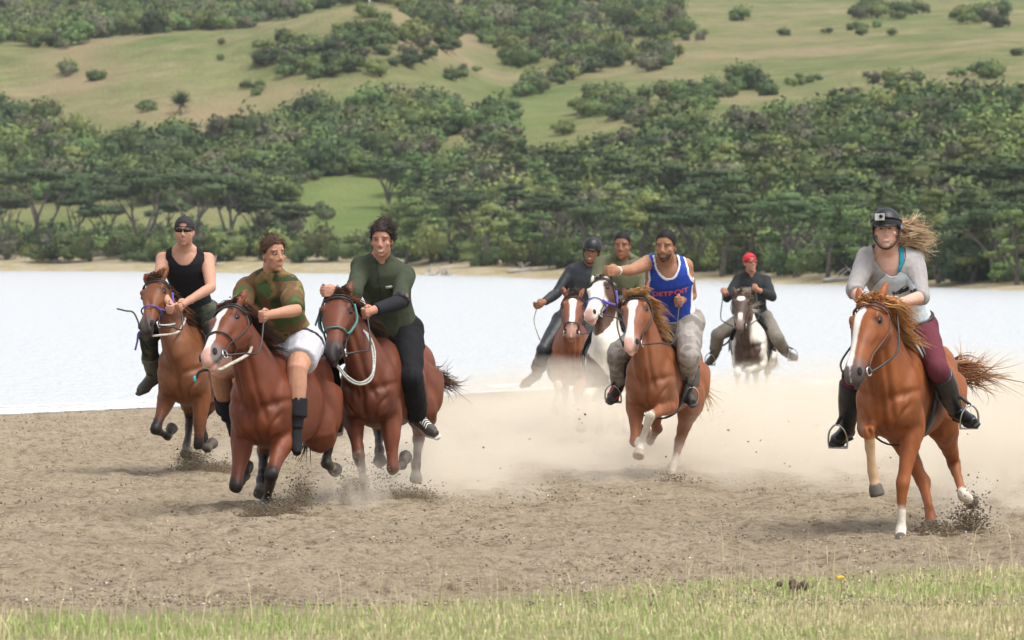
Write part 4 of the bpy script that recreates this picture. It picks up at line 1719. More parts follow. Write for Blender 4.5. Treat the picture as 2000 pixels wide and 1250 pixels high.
class Person:
    """joints from pixels of the photograph; each bone keeps its real length r * metres"""

    def __init__(self, h, r, pel, neck, head, shR, shL, elR, elL, wrR, wrL, knR, knL, anR, anL, toR, toL, face=(0, 0), lean=-1, sg=None, tw=0.0, seat=-.06, roll=0.0, hsize=.89, hips=.10):
        sg = dict(dict(elR=-1, elL=-1, wrR=-1, wrL=-1, knR=-1, knL=-1, anR=1, anL=1, toR=-1, toL=-1, head=-1), **(sg or {}))
        self.h, self.r, self.hsize = h, r, r * hsize
        top = np.interp(seat, TR[::-1, 0], TR[::-1, 1])
        s0 = h.W(seat, 0, top + .08)
        self.pel = P(*pel, s0[1])
        self.neck = hit(self.pel, *neck, .50 * r, lean)
        self.hc = hit(self.neck, *head, .185 * r * hsize, sg['head'])
        Y = self.neck[1]
        self.sR, self.sL = P(*shR, Y + .03 - tw), P(*shL, Y + .03 + tw)
        self.eR, self.eL = hit(self.sR, *elR, .29 * r, sg['elR']), hit(self.sL, *elL, .29 * r, sg['elL'])
        self.wR, self.wL = hit(self.eR, *wrR, .25 * r, sg['wrR']), hit(self.eL, *wrL, .25 * r, sg['wrL'])
        self.hR, self.hL = self.pel - h.L * hips * r, self.pel + h.L * hips * r
        self.kR, self.kL = hit(self.hR, *knR, .43 * r, sg['knR']), hit(self.hL, *knL, .43 * r, sg['knL'])
        self.aR, self.aL = hit(self.kR, *anR, .41 * r, sg['anR']), hit(self.kL, *anL, .41 * r, sg['anL'])
        self.tR, self.tL = hit(self.aR, *toR, .19 * r, sg['toR']), hit(self.aL, *toL, .19 * r, sg['toL'])
        a, b = math.radians(face[0]), math.radians(face[1])
        self.hf = np.array([-math.sin(a) * math.cos(b), -math.cos(a) * math.cos(b), math.sin(b)])
        u = nrm(nrm(self.hc - self.neck) * .35 + np.array([math.sin(roll), 0, 1.0]))
        self.hu = nrm(u - self.hf * (u @ self.hf))
        self.hs = np.cross(self.hf, self.hu) * -1.0        # the person's left
        self.hs = np.cross(self.hu, self.hf)
        self.root_loc = np.array([self.pel[0], self.pel[1], self.pel[2] - .1 * r])
        # trunk frame
        self.t = nrm(self.neck - self.pel)
        sd = nrm(self.sL - self.sR)
        self.sd_top = nrm(sd - self.t * (sd @ self.t))
        sd = h.L
        self.sd_bot = nrm(sd - self.t * (sd @ self.t))
        self.T = np.linalg.norm(self.neck - self.pel)

    def frame(self, u):
        sd = nrm(self.sd_bot * (1 - u) + self.sd_top * u)
        return self.pel + self.t * self.T * u, sd, np.cross(sd, self.t)

    legk = 1.0
    SEC = np.array([(-.22, .10, .09), (-.10, .158, .112), (.05, .162, .114), (.30, .138, .100), (.50, .148, .106), (.72, .178, .120), (.88, .172, .105), (.97, .12, .08), (1.03, .07, .062)])

    def trunk(self, mb, ease=0.0, lo=-.22, hi=1.03, wide=1.0, sec=None):
        r = self.r
        th = np.linspace(0, 2 * math.pi, 24, endpoint=False)
        S = self.SEC if sec is None else sec
        us = [lo] + [u for u in np.linspace(-.2, 1.0, 19) if lo < u < hi] + [hi]
        rings = []
        for u in us:
            hw, hd = np.interp(u, S[:, 0], S[:, 1]) * wide, np.interp(u, S[:, 0], S[:, 2]) * wide
            c, sd, fr = self.frame(min(max(u, -.25), 1.05))
            hw, hd = hw * .95, hd * .95
            rings.append(c + np.outer(np.sin(th), sd) * (hw * r + ease) + np.outer(np.cos(th), fr) * (hd * r + ease))
        mb.loft(rings)

    def tcoord(self, V):
        """(u up the trunk, side, front) of points"""
        d = V - self.pel
        u = d @ self.t / self.T
        w = np.clip(u, 0, 1)[:, None]
        sd = self.sd_bot * (1 - w) + self.sd_top * w
        sd /= np.linalg.norm(sd, axis=1)[:, None]
        fr = np.cross(sd, np.tile(self.t, (len(V), 1)))
        return u, (d * sd).sum(1), (d * fr).sum(1)

    def arm(self, mb, side, a=0.0, b=2.0, ease=0.0, k=12):
        """tube along the arm from a to b: 0 shoulder, 1 elbow, 2 wrist"""
        S, E, W_ = (self.sR, self.eR, self.wR) if side < 0 else (self.sL, self.eL, self.wL)
        r = self.r
        ts = np.unique(np.clip([a, .12, .3, .55, .8, .92, 1.0, 1.08, 1.25, 1.5, 1.8, 2.0, b], a, b))
        R = np.interp(ts, [0, .2, .45, .85, 1.0, 1.2, 1.6, 2.0], [.060, .060, .055, .046, .043, .046, .038, .030])
        pts = [S + (E - S) * t if t <= 1 else E + (W_ - E) * (t - 1) for t in ts]
        R = R * .90
        mb.tube(pts, R * r + ease, k=k)
        if a < .05:
            mb.ball(S, .060 * r + ease)
        if a < 1 < b:
            mb.ball(E, .039 * r + ease)

    def leg(self, mb, side, a=0.0, b=2.0, ease=0.0, k=14, flare=0.0):
        Hh, K, A_ = (self.hR, self.kR, self.aR) if side < 0 else (self.hL, self.kL, self.aL)
        r = self.r
        ts = np.unique(np.clip([a, .15, .35, .6, .85, .95, 1.0, 1.1, 1.3, 1.5, 1.8, 2.0, b], a, b))
        R = np.interp(ts, [0, .3, .6, .9, 1.0, 1.15, 1.35, 1.7, 2.0], [.098, .090, .078, .063, .060, .058, .060, .045, .038])
        R = R * r * .93 * self.legk + ease + flare * np.clip((ts - 1) * 1, 0, 1)
        pts = [Hh + (K - Hh) * t if t <= 1 else K + (A_ - K) * (t - 1) for t in ts]
        mb.tube(pts, R, k=k)
        if a < .1:
            mb.ball(Hh, .10 * r + ease)
        if a < 1 < b:
            mb.ball(K, .062 * r + ease)

    def hand(self, mb, side, grip=None):
        """palm with four curled fingers and a thumb; returns the grip centre"""
        W_, E = (self.wR, self.eR) if side < 0 else (self.wL, self.eL)
        r = self.r * 1.05
        d = nrm(W_ - E)
        up = np.array([0, 0, 1.0])
        g = nrm(grip) if grip is not None else nrm(np.cross(d, np.cross(up, d)) * .9)
        thumb = nrm(g - d * (g @ d))               # towards the thumb
        n = np.cross(d, thumb) * side               # back of the hand
        palm = W_ + d * .05 * r
        mb.ball(palm, np.array([.050, .038, .018]) * r, (d, thumb, n), k=12, m=8)
        for i in range(4):
            off = thumb * (.027 - .018 * i) * r
            L = [.95, 1.05, 1.0, .8][i]
            k0 = W_ + d * .085 * r + off
            k1 = k0 + (d * .022 - n * .022) * r * L
            k2 = k1 + (-d * .006 - n * .026) * r * L
            k3 = k2 + (-d * .024 - n * .004) * r * L
            mb.tube([palm + off * .8, k0, k1, k2, k3], np.array([.011, .0105, .0098, .009, .0075]) * r, k=8)
        b0 = W_ + (d * .022 + thumb * .030) * r
        mb.tube([W_ + d * .012 * r + thumb * .012 * r, b0, b0 + (d * .030 + thumb * .010 - n * .010) * r, b0 + (d * .052 - n * .024) * r], np.array([.014, .013, .011, .0085]) * r, k=8)
        mb.tube([E + (W_ - E) * .8, W_, palm], np.array([.032, .027, .028]) * r, k=10)
        return palm - n * .022 * r + d * .02 * r

    def HP(self, s, f, u):
        k = self.hsize
        return self.hc + k * (self.hs * s + self.hf * f + self.hu * u)

    def head_shapes(self, mb, jaw=1.0, smile=0.0):
        k = self.hsize
        A3 = (self.hs, self.hf, self.hu)
        mb.ball(self.HP(0, -.012, .038), np.array([.075, .096, .086]) * k, A3, 20, 14)
        mb.ball(self.HP(0, .018, -.030), np.array([.063 * jaw, .074, .084]) * k, A3, 18, 12)
        mb.ball(self.HP(0, .030, -.075), np.array([.048 * jaw, .055, .040]) * k, A3, 16, 10)
        mb.ball(self.HP(0, .066, -.100), np.array([.024, .022, .019]) * k, A3)
        mb.tube([self.HP(0, .080, .022), self.HP(0, .094, -.008), self.HP(0, .104, -.030)], np.array([.009, .010, .0125]) * k, k=10)
        for sd in (-1, 1):
            mb.ball(self.HP(sd * .011, .092, -.034), np.array([.010, .010, .008]) * k, A3, 10, 6)
            mb.ball(self.HP(sd * .030, .070, .030), np.array([.026, .018, .010]) * k, A3, 10, 6)
            mb.ball(self.HP(sd * .045, .055, -.020), np.array([.022 + .004 * smile, .020, .020]) * k, A3, 10, 6)
            mb.ball(self.HP(sd * .076, -.008, -.008), np.array([.010, .020, .032]) * k, A3, 10, 8)
        mb.ball(self.HP(0, .083, -.062), np.array([.026 + .008 * smile, .012, .007]) * k, A3, 12, 6)
        mb.ball(self.HP(0, .081, -.074), np.array([.024 + .006 * smile, .012, .008]) * k, A3, 12, 6)
        mb.tube([self.neck - self.t * .06 * self.r, self.neck + (self.hc - self.neck) * .35, self.HP(0, -.018, -.055)], np.array([.068, .058, .056]) * self.r, k=16)
        for S in (self.sR, self.sL):       # trapezius
            mb.tube([self.neck + self.t * .05 * self.r, (self.neck + S) / 2 + self.t * .005, S], np.array([.052, .050, .046]) * self.r, k=10)

    def face_paint(self, V, skin, lips=(.42, .17, .13), brow=(.03, .02, .015), stubble=None, eyes=True, scalp=None):
        d = (V - self.hc) / self.hsize
        s, f, u = d @ self.hs, d @ self.hf, d @ self.hu
        C = np.tile(np.array(skin), (len(V), 1))
        C *= (1 + .06 * vnoise(V, 30, 3, 2))[:, None]
        front = (f > .035) & (np.abs(s) < .09) & (f < .14) & (np.abs(u) < .16)

        def mixin(w, c):
            nonlocal C
            C = C * (1 - w[:, None]) + np.array(c) * w[:, None]
        if scalp is not None:
            col, low, fringe = scalp
            hd_ = (np.abs(s) < .1) & (np.abs(f) < .14) & (np.abs(u) < .16)
            line = np.interp(f, [-.12, -.05, -.01, .02, .045, .065, .10], [low - .06, low - .04, low - .005, low + .03, fringe - .022, fringe, fringe + .004])
            mixin(hd_ * sstep(-.014, .002, u - line + .004 * vnoise(V, 70, 1, 2)) * .92, col)
        if stubble is not None:
            w = front * sstep(-.040, -.058, u + .004 * vnoise(V, 60, 2)) * sstep(-.13, -.115, u) * (1 - .85 * np.exp(-((s / .018) ** 2 + ((u + .067) / .010) ** 2)))
            mixin(w * stubble[1], stubble[0])
        mixin(front * np.exp(-((s / .024) ** 4 + ((u + .067) / .0105) ** 4)) * .8, lips)
        sock = front * np.exp(-(((np.abs(s) - .031) / .017) ** 4 + ((u - .012) / .009) ** 4))
        mixin(sock * .65, np.array(skin) * [.42, .36, .34])          # lashes and lids, with eye-socket shading painted into the skin
        cheeks = front * np.exp(-(((np.abs(s) - .042) / .022) ** 2 + ((u + .022) / .02) ** 2))
        mixin(cheeks * .12, np.array(skin) * [1.15, .8, .75])
        if brow is not None:
            w = front * sstep(.0058, .003, np.abs(u - .034 + .25 * np.maximum(np.abs(s) - .035, 0))) * sstep(.010, .016, np.abs(s)) * sstep(.056, .050, np.abs(s))
            mixin(w * .9, brow)
        return C

    def eyes(self, root, look=(0, 0), squint=1.0):
        o = self.root_loc
        A3 = (self.hs, self.hf, self.hu)
        k = self.hsize
        for sd in (-1, 1):
            mb = MB()
            mb.ball(self.HP(sd * .031, .079, .012), np.array([.0130, .0065, .0052 * squint]) * k, A3, 12, 8)
            e = link('eye', mb.mesh('eye', o), EYEWHITE, root)
            mb = MB()
            mb.ball(self.HP(sd * .031 + look[0] * .005, .0845, .012 + look[1] * .002), np.array([.0068, .0032, .0056 * min(1, squint)]) * k, A3, 10, 6)
            link('iris', mb.mesh('iris', o), IRIS, e)

    def teeth(self, root, w=.022, h=.0055, u=-.068):
        mb = MB()
        mb.ball(self.HP(0, .0885, u), np.array([w, .008, h]) * self.hsize, (self.hs, self.hf, self.hu), 12, 8)
        link('teeth', mb.mesh('teeth', self.root_loc), TEETH, root)

    def hair(self, root, col, vol=1.0, low=-.01, fringe=.078, seed=0, tuft=0.0, sweep=(0, 0, 0), fine=500, length=.045):
        """skull-cap of hair with loose locks"""
        k = self.hsize
        mb = MB()
        A3 = (self.hs, self.hf, self.hu)
        mb.ball(self.HP(0, -.016, .044), np.array([.0765, .0975, .0875]) * k * np.array([1, 1, 1 + .1 * (vol - 1)]), A3, 28, 20)
        me = remeshed(mb, .006, 1)
        V = co_of(me)
        d = (V - self.hc) / k
        s, f, u = d @ self.hs, d @ self.hf, d @ self.hu
        line = np.interp(f, [-.12, -.05, -.01, .02, .045, .065, .10], [low - .06, low - .04, low - .005, low + .03, fringe - .022, fringe, fringe + .004])
        line = line + .006 * vnoise(V, 70, seed, 2)
        keep = (u > line)
        me = cut_mesh(me, keep)
        V = co_of(me)
        N_ = normals_of(me)
        V = V + N_ * ((.001 + .022 * (vol - 1)) * k + (.003 + .012 * (vol - 1)) * np.abs(vnoise(V * [1, 1, .6], 55, seed + 1, 3)))[:, None]
        me.vertices.foreach_set('co', (V - self.root_loc).ravel().astype(np.float32))
        me.update()
        set_col(me, np.array(col) * (1 + .35 * vnoise(V, 120, seed + 2, 2))[:, None])
        o = link('hair', me, HAIR, root)
        if fine:
            rng = np.random.default_rng(seed + 30)
            mb = MB()
            idx = rng.integers(0, len(V), fine)
            sw = self.hs * sweep[0] + self.hf * sweep[1] + self.hu * sweep[2]
            roots = [(V[i], N_[i] * .6 + sw) for i in idx]
            strands(mb, roots, length * k, .0024, [np.array(col) * q for q in (.7, 1.0, 1.35)], rng, lambda g: sw * .6 + g.normal(size=3) * .08, .03, 4, .12, 4)
            link('locks', mb.mesh('locks', self.root_loc), HAIR, o)
        return o

    def garment(self, root, name, mb, colour, voxel=.0095, folds=.007, fscale=7.0, keep=None, material=None, stretch=(1, 1, .5), seed=0, smooth=4, parent=None):
        me = remeshed(mb, voxel, smooth)
        V = co_of(me)
        if keep is not None:
            me = cut_mesh(me, keep(V))
            V = co_of(me)
        N_ = normals_of(me)
        w = vnoise(V * np.array(stretch), fscale, seed, 3)
        ridge = 1 - 2 * np.abs(vnoise(V * np.array(stretch) + 3.1, fscale * 1.4, seed + 5, 2))
        V2 = V + N_ * (folds * (w + .7 * ridge))[:, None]
        me.vertices.foreach_set('co', (V2 - self.root_loc).ravel().astype(np.float32))
        me.update()
        C = colour(V) if callable(colour) else np.tile(np.array(colour), (len(V), 1))
        set_col(me, np.clip(C, 0, 1))
        o = link(name, me, material or CLOTH, parent or root)
        if keep is not None:
            m = o.modifiers.new('thickness', 'SOLIDIFY')
            m.thickness = .006
            m.offset = -1
        return o

    def shoe(self, root, side, colour, name='shoe', sole=(.55, .52, .46), tall=0.0, material=None, big=1.0, sock=None):
        A_, T_, K = (self.aR, self.tR, self.kR) if side < 0 else (self.aL, self.tL, self.kL)
        r = self.r * big
        d = nrm(T_ - A_)
        leg = nrm(A_ - K)
        up = nrm(-leg - d * (-leg @ d))
        lat = np.cross(d, up)
        heel = A_ + leg * .055 * r - d * .045 * r
        ball_ = A_ + d * .115 * r - up * .052 * r
        toe = A_ + d * .185 * r - up * .055 * r
        mb = MB()
        mb.tube([A_ - leg * .06 * r, A_ + leg * .02 * r], np.array([.047, .050]) * r, k=12)
        mb.ball(heel + up * .004, np.array([.045, .036, .034]) * r, (d, lat, up))
        mb.tube([A_ - up * .02 * r, A_ + d * .06 * r - up * .036 * r, ball_, toe], np.array([.045, .042, .040, .026]) * r, k=12, ref=up)
        mb.ball(ball_, np.array([.060, .046, .030]) * r, (d, lat, up))
        mb.tube([heel, ball_ - up * .01 * r, toe - up * .004 * r], np.array([.028, .030, .018]) * r, k=10)
        if tall:
            mb.tube([K + (A_ - K) * (1 - tall), K + (A_ - K) * .5, A_ - leg * .05 * r, A_], np.array([.076, .073, .054, .047]) * r, k=14)
        o = self.garment(root, name, mb, colour, .0075, .002, 12, material=material or RUBBER, smooth=3)
        if sole is not None:
            mb = MB()
            pts = [heel - d * .02 * r - up * .034 * r, A_ + d * .05 * r - up * .078 * r, ball_ - up * .030 * r, toe + d * .018 * r - up * .022 * r]
            rings = []
            for q, w in zip(pts, (.030, .034, .046, .022)):
                rings.append(np.array([q + lat * w * r * math.cos(a) * 1.02 + up * .012 * r * math.sin(a) for a in np.linspace(0, 6.283, 10, endpoint=False)]))
            mb.loft(rings)
            link('sole', mb.mesh('sole', self.root_loc), mat('sole_%02d' % int(sole[0] * 99), sole, .7, .2, 30), o)
        return o

    def body(self, root, skin, grips=(None, None), **face):
        mb = MB()
        self.trunk(mb)
        for sd in (-1, 1):
            self.arm(mb, sd)
            self.leg(mb, sd)
        self.head_shapes(mb, face.pop('jaw', 1.0), face.pop('smile', 0.0))
        self.gR, self.gL = self.hand(mb, -1, grips[0]), self.hand(mb, 1, grips[1])
        me = remeshed(mb, .0062, 4)
        V = co_of(me)
        C = self.face_paint(V, skin, **face)
        me.vertices.foreach_set('co', (V - self.root_loc).ravel().astype(np.float32))
        me.update()
        set_col(me, np.clip(C, 0, 1))
        return link('body', me, SKIN, root)


def rider(p, label, group='riders'):
    return empty('person', p.root_loc, label=label, category='person', group=group)


def camo(cols, scale, seed=0):
    def f(V):
        a = vnoise(V * [1, 1, 1.3], scale, seed, 2)
        b = vnoise(V * [1, 1, 1.3] + 9, scale * 1.2, seed + 3, 2)
        C = np.tile(np.array(cols[0]), (len(V), 1))
        for m_, c in ((a > .12, cols[1]), (b > .18, cols[2]), (a < -.28, cols[3])):
            C[m_] = c
        return C
    return f


def trousers(p, root, colour, ease=.012, end=2.0, flare=0.0, name='trousers', material=None, folds=.008, top=.16, seed=1):
    mb = MB()
    p.trunk(mb, ease + .004, -.22, top)
    for sd in (-1, 1):
        p.leg(mb, sd, 0, end, ease, flare=flare)
    return p.garment(root, name, mb, colour, folds=folds, seed=seed, material=material)


def top(p, root, colour, ease=.014, sleeve=0.0, hem=-.05, name='shirt', keep=None, wide=1.0, folds=.008, material=None, hi=1.0, seed=2, sl_ease=None, fscale=7.0, sleeves=None):
    mb = MB()
    p.trunk(mb, ease, hem, hi, wide)
    for sd in (-1, 1):
        e = (sleeves or {}).get(sd, sleeve)
        if e:
            p.arm(mb, sd, 0, e, ease if sl_ease is None else sl_ease)
        S = p.sR if sd < 0 else p.sL
        if e or keep is not None:
            mb.tube([p.neck + p.t * .03 * p.r, (p.neck + S) / 2 + p.t * .008, S], np.array([.056, .054, .052]) * p.r + ease * .7, k=10)
    return p.garment(root, name, mb, colour, keep=keep, folds=folds, material=material, seed=seed, fscale=fscale, voxel=.0062 if keep is not None else .0095, smooth=6 if keep is not None else 4)
# ------------------------------------------------------------------ the eight horses
BAY, BAY2, CHEST = (.20, .060, .024), (.175, .058, .024), (.30, .098, .032)
BLACKLEG = (.013, .010, .009)
SOCK = (.66, .60, .50)
BLACKHAIR = [(.02, .014, .012), (.035, .02, .014), (.07, .03, .018)]
FLAX = [(.48, .27, .11), (.38, .19, .07), (.58, .37, .18), (.30, .13, .05)]


def start(name, h, label):
    return empty(name, h.root_loc, label=label, category='horse', group='galloping horses')


def finish(root, h, paint):
    link('body', h.build_body(paint), COAT, root)
    face_parts(h, root)


# A: bay with purple noseband, behind on the waterside
A = Horse(350, 745, 36.9, .90, 8, 1)
A.set_head((306, 553), (284, 640), 24)
A.fore(-1, (304, 838), (327, 853), (337, 834), (-1, 1, 1))
A.fore(1, (388, 868), (405, 876), (416, 864), (-1, 1, 1))
A.hind(-1, (371, 815), (365, 868), (362, 889), (1, -1, -1))
A.hind(1, (394, 815), (398, 852), (402, 872), (1, 1, 1))
A_root = start('horse', A, 'brown bay horse with purple noseband and beige rope beside the water')
finish(A_root, A, paint_horse((.165, .058, .021), legs_dark=(BLACKLEG, .30, .85)))

# B: bay with white blaze, in front of A
B = Horse(500, 818, 31.6, .97, 11, 1)
B.set_head((453, 608), (404, 700), 38)
B.fore(-1, (461, 950), (478, 930), (481, 908), (-1, 1, 1))
B.fore(1, (530, 927), (521, 980), (519, 1002), (-1, 1, -1))
B.hind(-1, (516, 880), (511, 940), (508, 966), (1, -1, -1))
B.hind(1, (645, 852), (637, 905), (657, 920), (1, -1, 1), stifle=(-.50, .20, .86))
B_root = start('horse', B, 'shiny red bay horse with white blaze carrying the boy in camouflage shirt')
finish(B_root, B, paint_horse((.150, .039, .0145), legs_dark=(BLACKLEG, .45, 1.0), blaze=[(.10, .012, 0), (.16, .034, 0), (.26, .030, .004), (.34, .014, .006), (.45, .016, .0), (.60, .026, -.006), (.78, .036, -.010), (.97, .045, -.015)],
                              muzzle=(.14, .12, .11), hoof=(.06, .05, .045), pink=.01, socks={('hind', 1): (2.52, (.30, .25, .18))}))

# C: bay with teal bridle
C_ = Horse(712, 782, 32.9, .93, 12, 1)
C_.set_head((660, 583), (650, 694), 10)
C_.fore(-1, (700, 890), (712, 943), (717, 970), (-1, 1, -1))
C_.fore(1, (767, 915), (785, 908), (793, 890), (-1, 1, 1))
C_.hind(-1, (739, 835), (741, 880), (741, 904), (1, -1, -1))
C_.hind(1, (818, 858), (813, 908), (812, 940), (1, -1, -1), stifle=(-.50, .20, .88))
C_root = start('horse', C_, 'plain faced bay horse with teal bridle under the rider in green jersey')
finish(C_root, C_, paint_horse((.130, .037, .0165), legs_dark=((.05, .035, .03), .75, 1.3), muzzle=(.035, .028, .027)))

# D: chestnut with narrow blaze, behind in the dust
D = Horse(1116, 712, 46.0, .90, 2, 2)
D.set_head((1119, 583), (1116, 652), 0)
D.fore(-1, (1090, 752), (1087, 783), (1084, 806), (-1, 1, -1))
D.fore(1, (1127, 763), (1130, 800), (1131, 826), (-1, 1, -1))
D.hind(-1, (1104, 760), (1103, 800), (1104, 822), (1, -1, -1))
D.hind(1, (1140, 760), (1142, 800), (1144, 822), (1, -1, -1))
D_root = start('horse', D, 'chestnut horse with narrow white blaze under the rider in black helmet')
finish(D_root, D, paint_horse((.20, .066, .03), blaze=[(.14, .010, 0), (.20, .036, 0), (.35, .026, 0), (.6, .020, 0), (.75, .024, 0), (.82, .0, 0)],
                              muzzle=(.30, .15, .11), socks={('fore', -1): (.85, SOCK), ('fore', 1): (1.7, SOCK)}))


def pinto_E(h, V, loc, wob):
    hl = h.hlocal(V)
    w = sstep(.98, 1.0, loc[:, 2] + .10 * wob + .16 * np.sin(loc[:, 1] * 9 + .6) + .08 * np.sin(loc[:, 0] * 8))
    low = sstep(.86, .80, loc[:, 2] + .06 * wob)
    w = np.maximum(w, low)
    brown_neck = sstep(.02, .05, (hl[:, 1] - .05)) * sstep(.25, .0, np.abs(hl[:, 0] - .15) - .3)
    head = (hl[:, 0] > -.05) & (hl[:, 0] < 1.1) & (hl[:, 2] > -.24) & (np.abs(hl[:, 1]) < .16)
    face = sstep(.095, .075, np.abs(hl[:, 1] + .01)) * (hl[:, 2] > -.10)
    return np.where(head, face, w * (1 - .9 * brown_neck * (loc[:, 2] > 1.1)))


# E: brown and white, white face, purple halter
E = Horse(1186, 730, 42.2, .92, 6, 2)
E.set_head((1176, 552), (1150, 618), 42, dz=.75)
E.fore(-1, (1148, 772), (1138, 815), (1134, 842), (-1, 1, -1))
E.fore(1, (1196, 790), (1204, 808), (1212, 796), (-1, 1, 1))
E.hind(-1, (1170, 785), (1170, 828), (1171, 850), (1, -1, -1))
E.hind(1, (1220, 785), (1222, 828), (1224, 850), (1, -1, -1))
E_root = start('horse', E, 'brown and white horse with white face and purple halter')
finish(E_root, E, paint_horse((.085, .036, .021), pinto=pinto_E, muzzle=None, pink=-.0, hoof=(.3, .25, .2), socks={('fore', -1): (-.2, SOCK), ('fore', 1): (.9, SOCK)}))

# F: chestnut with broad blaze and white sock
F_ = Horse(1264, 763, 35.9, .88, 13, 1)
F_.set_head((1243, 585), (1231, 676), 20)
F_.fore(-1, (1240, 862), (1252, 836), (1262, 846), (-1, 1, 1))
F_.fore(1, (1270, 812), (1252, 866), (1246, 893), (-1, 1, -1))
F_.hind(-1, (1283, 838), (1270, 862), (1262, 842), (1, 1, 1))
F_.hind(1, (1328, 862), (1314, 910), (1310, 938), (1, -1, -1), stifle=(-.48, .19, .88))
F_root = start('horse', F_, 'chestnut horse with broad white blaze and one white foreleg sock in midair')
finish(F_root, F_, paint_horse((.225, .078, .031), blaze=[(.10, .008, 0), (.16, .034, 0), (.24, .042, 0), (.34, .024, 0), (.6, .024, -.004), (.8, .032, -.008), (1.0, .04, -.01)],
                               muzzle=(.24, .13, .10), pink=.012, hoof=(.36, .29, .21), socks={('fore', 1): (.92, SOCK), ('hind', 1): (1.55, (.55, .48, .40))}))


def pinto_G(h, V, loc, wob):
    hl = h.hlocal(V)
    w = sstep(.16, .20, np.abs(loc[:, 1] + .01) + .03 * wob) * sstep(1.25, 1.15, loc[:, 2])
    w = np.maximum(w, sstep(.88, .80, loc[:, 2] + .06 * wob))
    w = np.maximum(w, sstep(.02, .06, loc[:, 1]) * sstep(1.1, 1.2, loc[:, 2]) * (loc[:, 0] > .3))
    head = (hl[:, 0] > -.05) & (hl[:, 0] < 1.1) & (hl[:, 2] > -.24) & (np.abs(hl[:, 1]) < .16)
    star = np.maximum(sstep(.055, .04, np.hypot(hl[:, 1], (hl[:, 0] - .2) * .5)), sstep(.03, .02, np.abs(hl[:, 1])) * sstep(.6, .7, hl[:, 0]))
    return np.where(head, star * (hl[:, 2] > -.02), w)


# G: dark pinto far back at the water's edge
G = Horse(1462, 690, 57.5, .92, 7, 2)
G.set_head((1448, 578), (1445, 638), 4)
G.fore(-1, (1440, 728), (1441, 758), (1442, 782), (-1, 1, -1))
G.fore(1, (1462, 722), (1458, 746), (1464, 762), (-1, 1, 1))
G.hind(-1, (1476, 728), (1478, 760), (1479, 782), (1, -1, -1))
G.hind(1, (1500, 728), (1500, 760), (1501, 782), (1, -1, -1))
G_root = start('horse', G, 'dark brown and cream patched horse at the lake edge under the rider in red cap')
finish(G_root, G, paint_horse((.07, .038, .026), pinto=pinto_G, muzzle=(.16, .11, .09)))

# H: chestnut with flaxen mane
H = Horse(1727, 800, 29.1, .92, 16.5, 1)
H.set_head((1703, 594), (1662, 738), 36, dz=.25)
H.fore(-1, (1697, 842), (1704, 920), (1714, 970), (-1, 1, -1))
H.fore(1, (1763, 946), (1760, 1034), (1758, 1064), (-1, 1, -1))
H.hind(-1, (1804, 944), (1817, 1008), (1822, 1038), (1, -1, -1))
H.hind(1, (1863, 905), (1881, 968), (1901, 982), (1, -1, 1), stifle=(-.48, .19, .90))
H_root = start('horse', H, 'glossy chestnut horse with flaxen mane carrying the woman in maroon breeches')
finish(H_root, H, paint_horse((.245, .076, .022), blaze=[(.12, .010, -.01), (.2, .034, -.012), (.3, .026, -.02), (.5, .020, -.02), (.75, .024, -.015), (.88, .018, -.01), (.9, 0, 0)],
                              muzzle=(.10, .075, .07), hoof=(.10, .085, .07), socks={('fore', 1): (1.55, SOCK), ('fore', -1): (1.22, (.50, .33, .19)), ('hind', 1): (1.85, SOCK)}))

if True:
    mane(A, A_root, [(.03, .017, .012), (.10, .04, .02), (.24, .10, .045)], .17, 260, (.7, .30, .2), seed=1)
    mane(B, B_root, BLACKHAIR + [(.13, .05, .03)], .20, 320, (.75, .15, .1), .08, seed=2)
    mane(C_, C_root, BLACKHAIR + [(.16, .06, .028)], .20, 240, (.8, .05, .2), .10, seed=3)
    mane(D, D_root, [(.10, .06, .05), (.2, .16, .14), (.04, .03, .03)], .20, 160, (.3, .4, .2), .16, seed=4)
    mane(E, E_root, [(.05, .025, .02), (.5, .46, .4), (.08, .04, .03)], .20, 170, (.5, .3, .3), .08, seed=5)
    mane(F_, F_root, FLAX, .21, 330, (.8, .15, .05), .14, seed=6)
    mane(G, G_root, [(.62, .56, .45), (.5, .44, .34), (.10, .07, .05)], .26, 190, (.35, .7, .1), .12, seed=7)
    mane(H, H_root, [(.50, .25, .095), (.42, .18, .06), (.58, .34, .15), (.34, .13, .04)], .23, 420, (.8, .0, .15), .09, seed=8)
    tail(A, A_root, BLACKHAIR, (420, 760), .6)
    tail(B, B_root, BLACKHAIR, (600, 860), .75, droop=.2, seed=3)
    tail(C_, C_root, [(.07, .03, .018), (.16, .07, .035), (.03, .015, .01)], (893, 760), .62, seed=4)
    tail(D, D_root, BLACKHAIR, (1150, 730), .6, seed=5)
    tail(E, E_root, [(.6, .55, .45), (.3, .25, .2)], (1235, 740), .6, seed=6)
    tail(F_, F_root, FLAX, (1385, 800), .8, seed=7, spread=.09)
    tail(G, G_root, [(.5, .45, .38), (.12, .09, .07)], (1515, 720), .6, seed=8)
    tail(H, H_root, [(.30, .14, .06), (.20, .075, .03), (.50, .30, .15), (.14, .05, .022)], (1942, 742), .95, 520, seed=9, spread=.07)
# ------------------------------------------------------------------ the eight riders
TAN, LIGHT, BROWNSKIN = (.42, .22, .14), (.56, .33, .24), (.28, .135, .08)

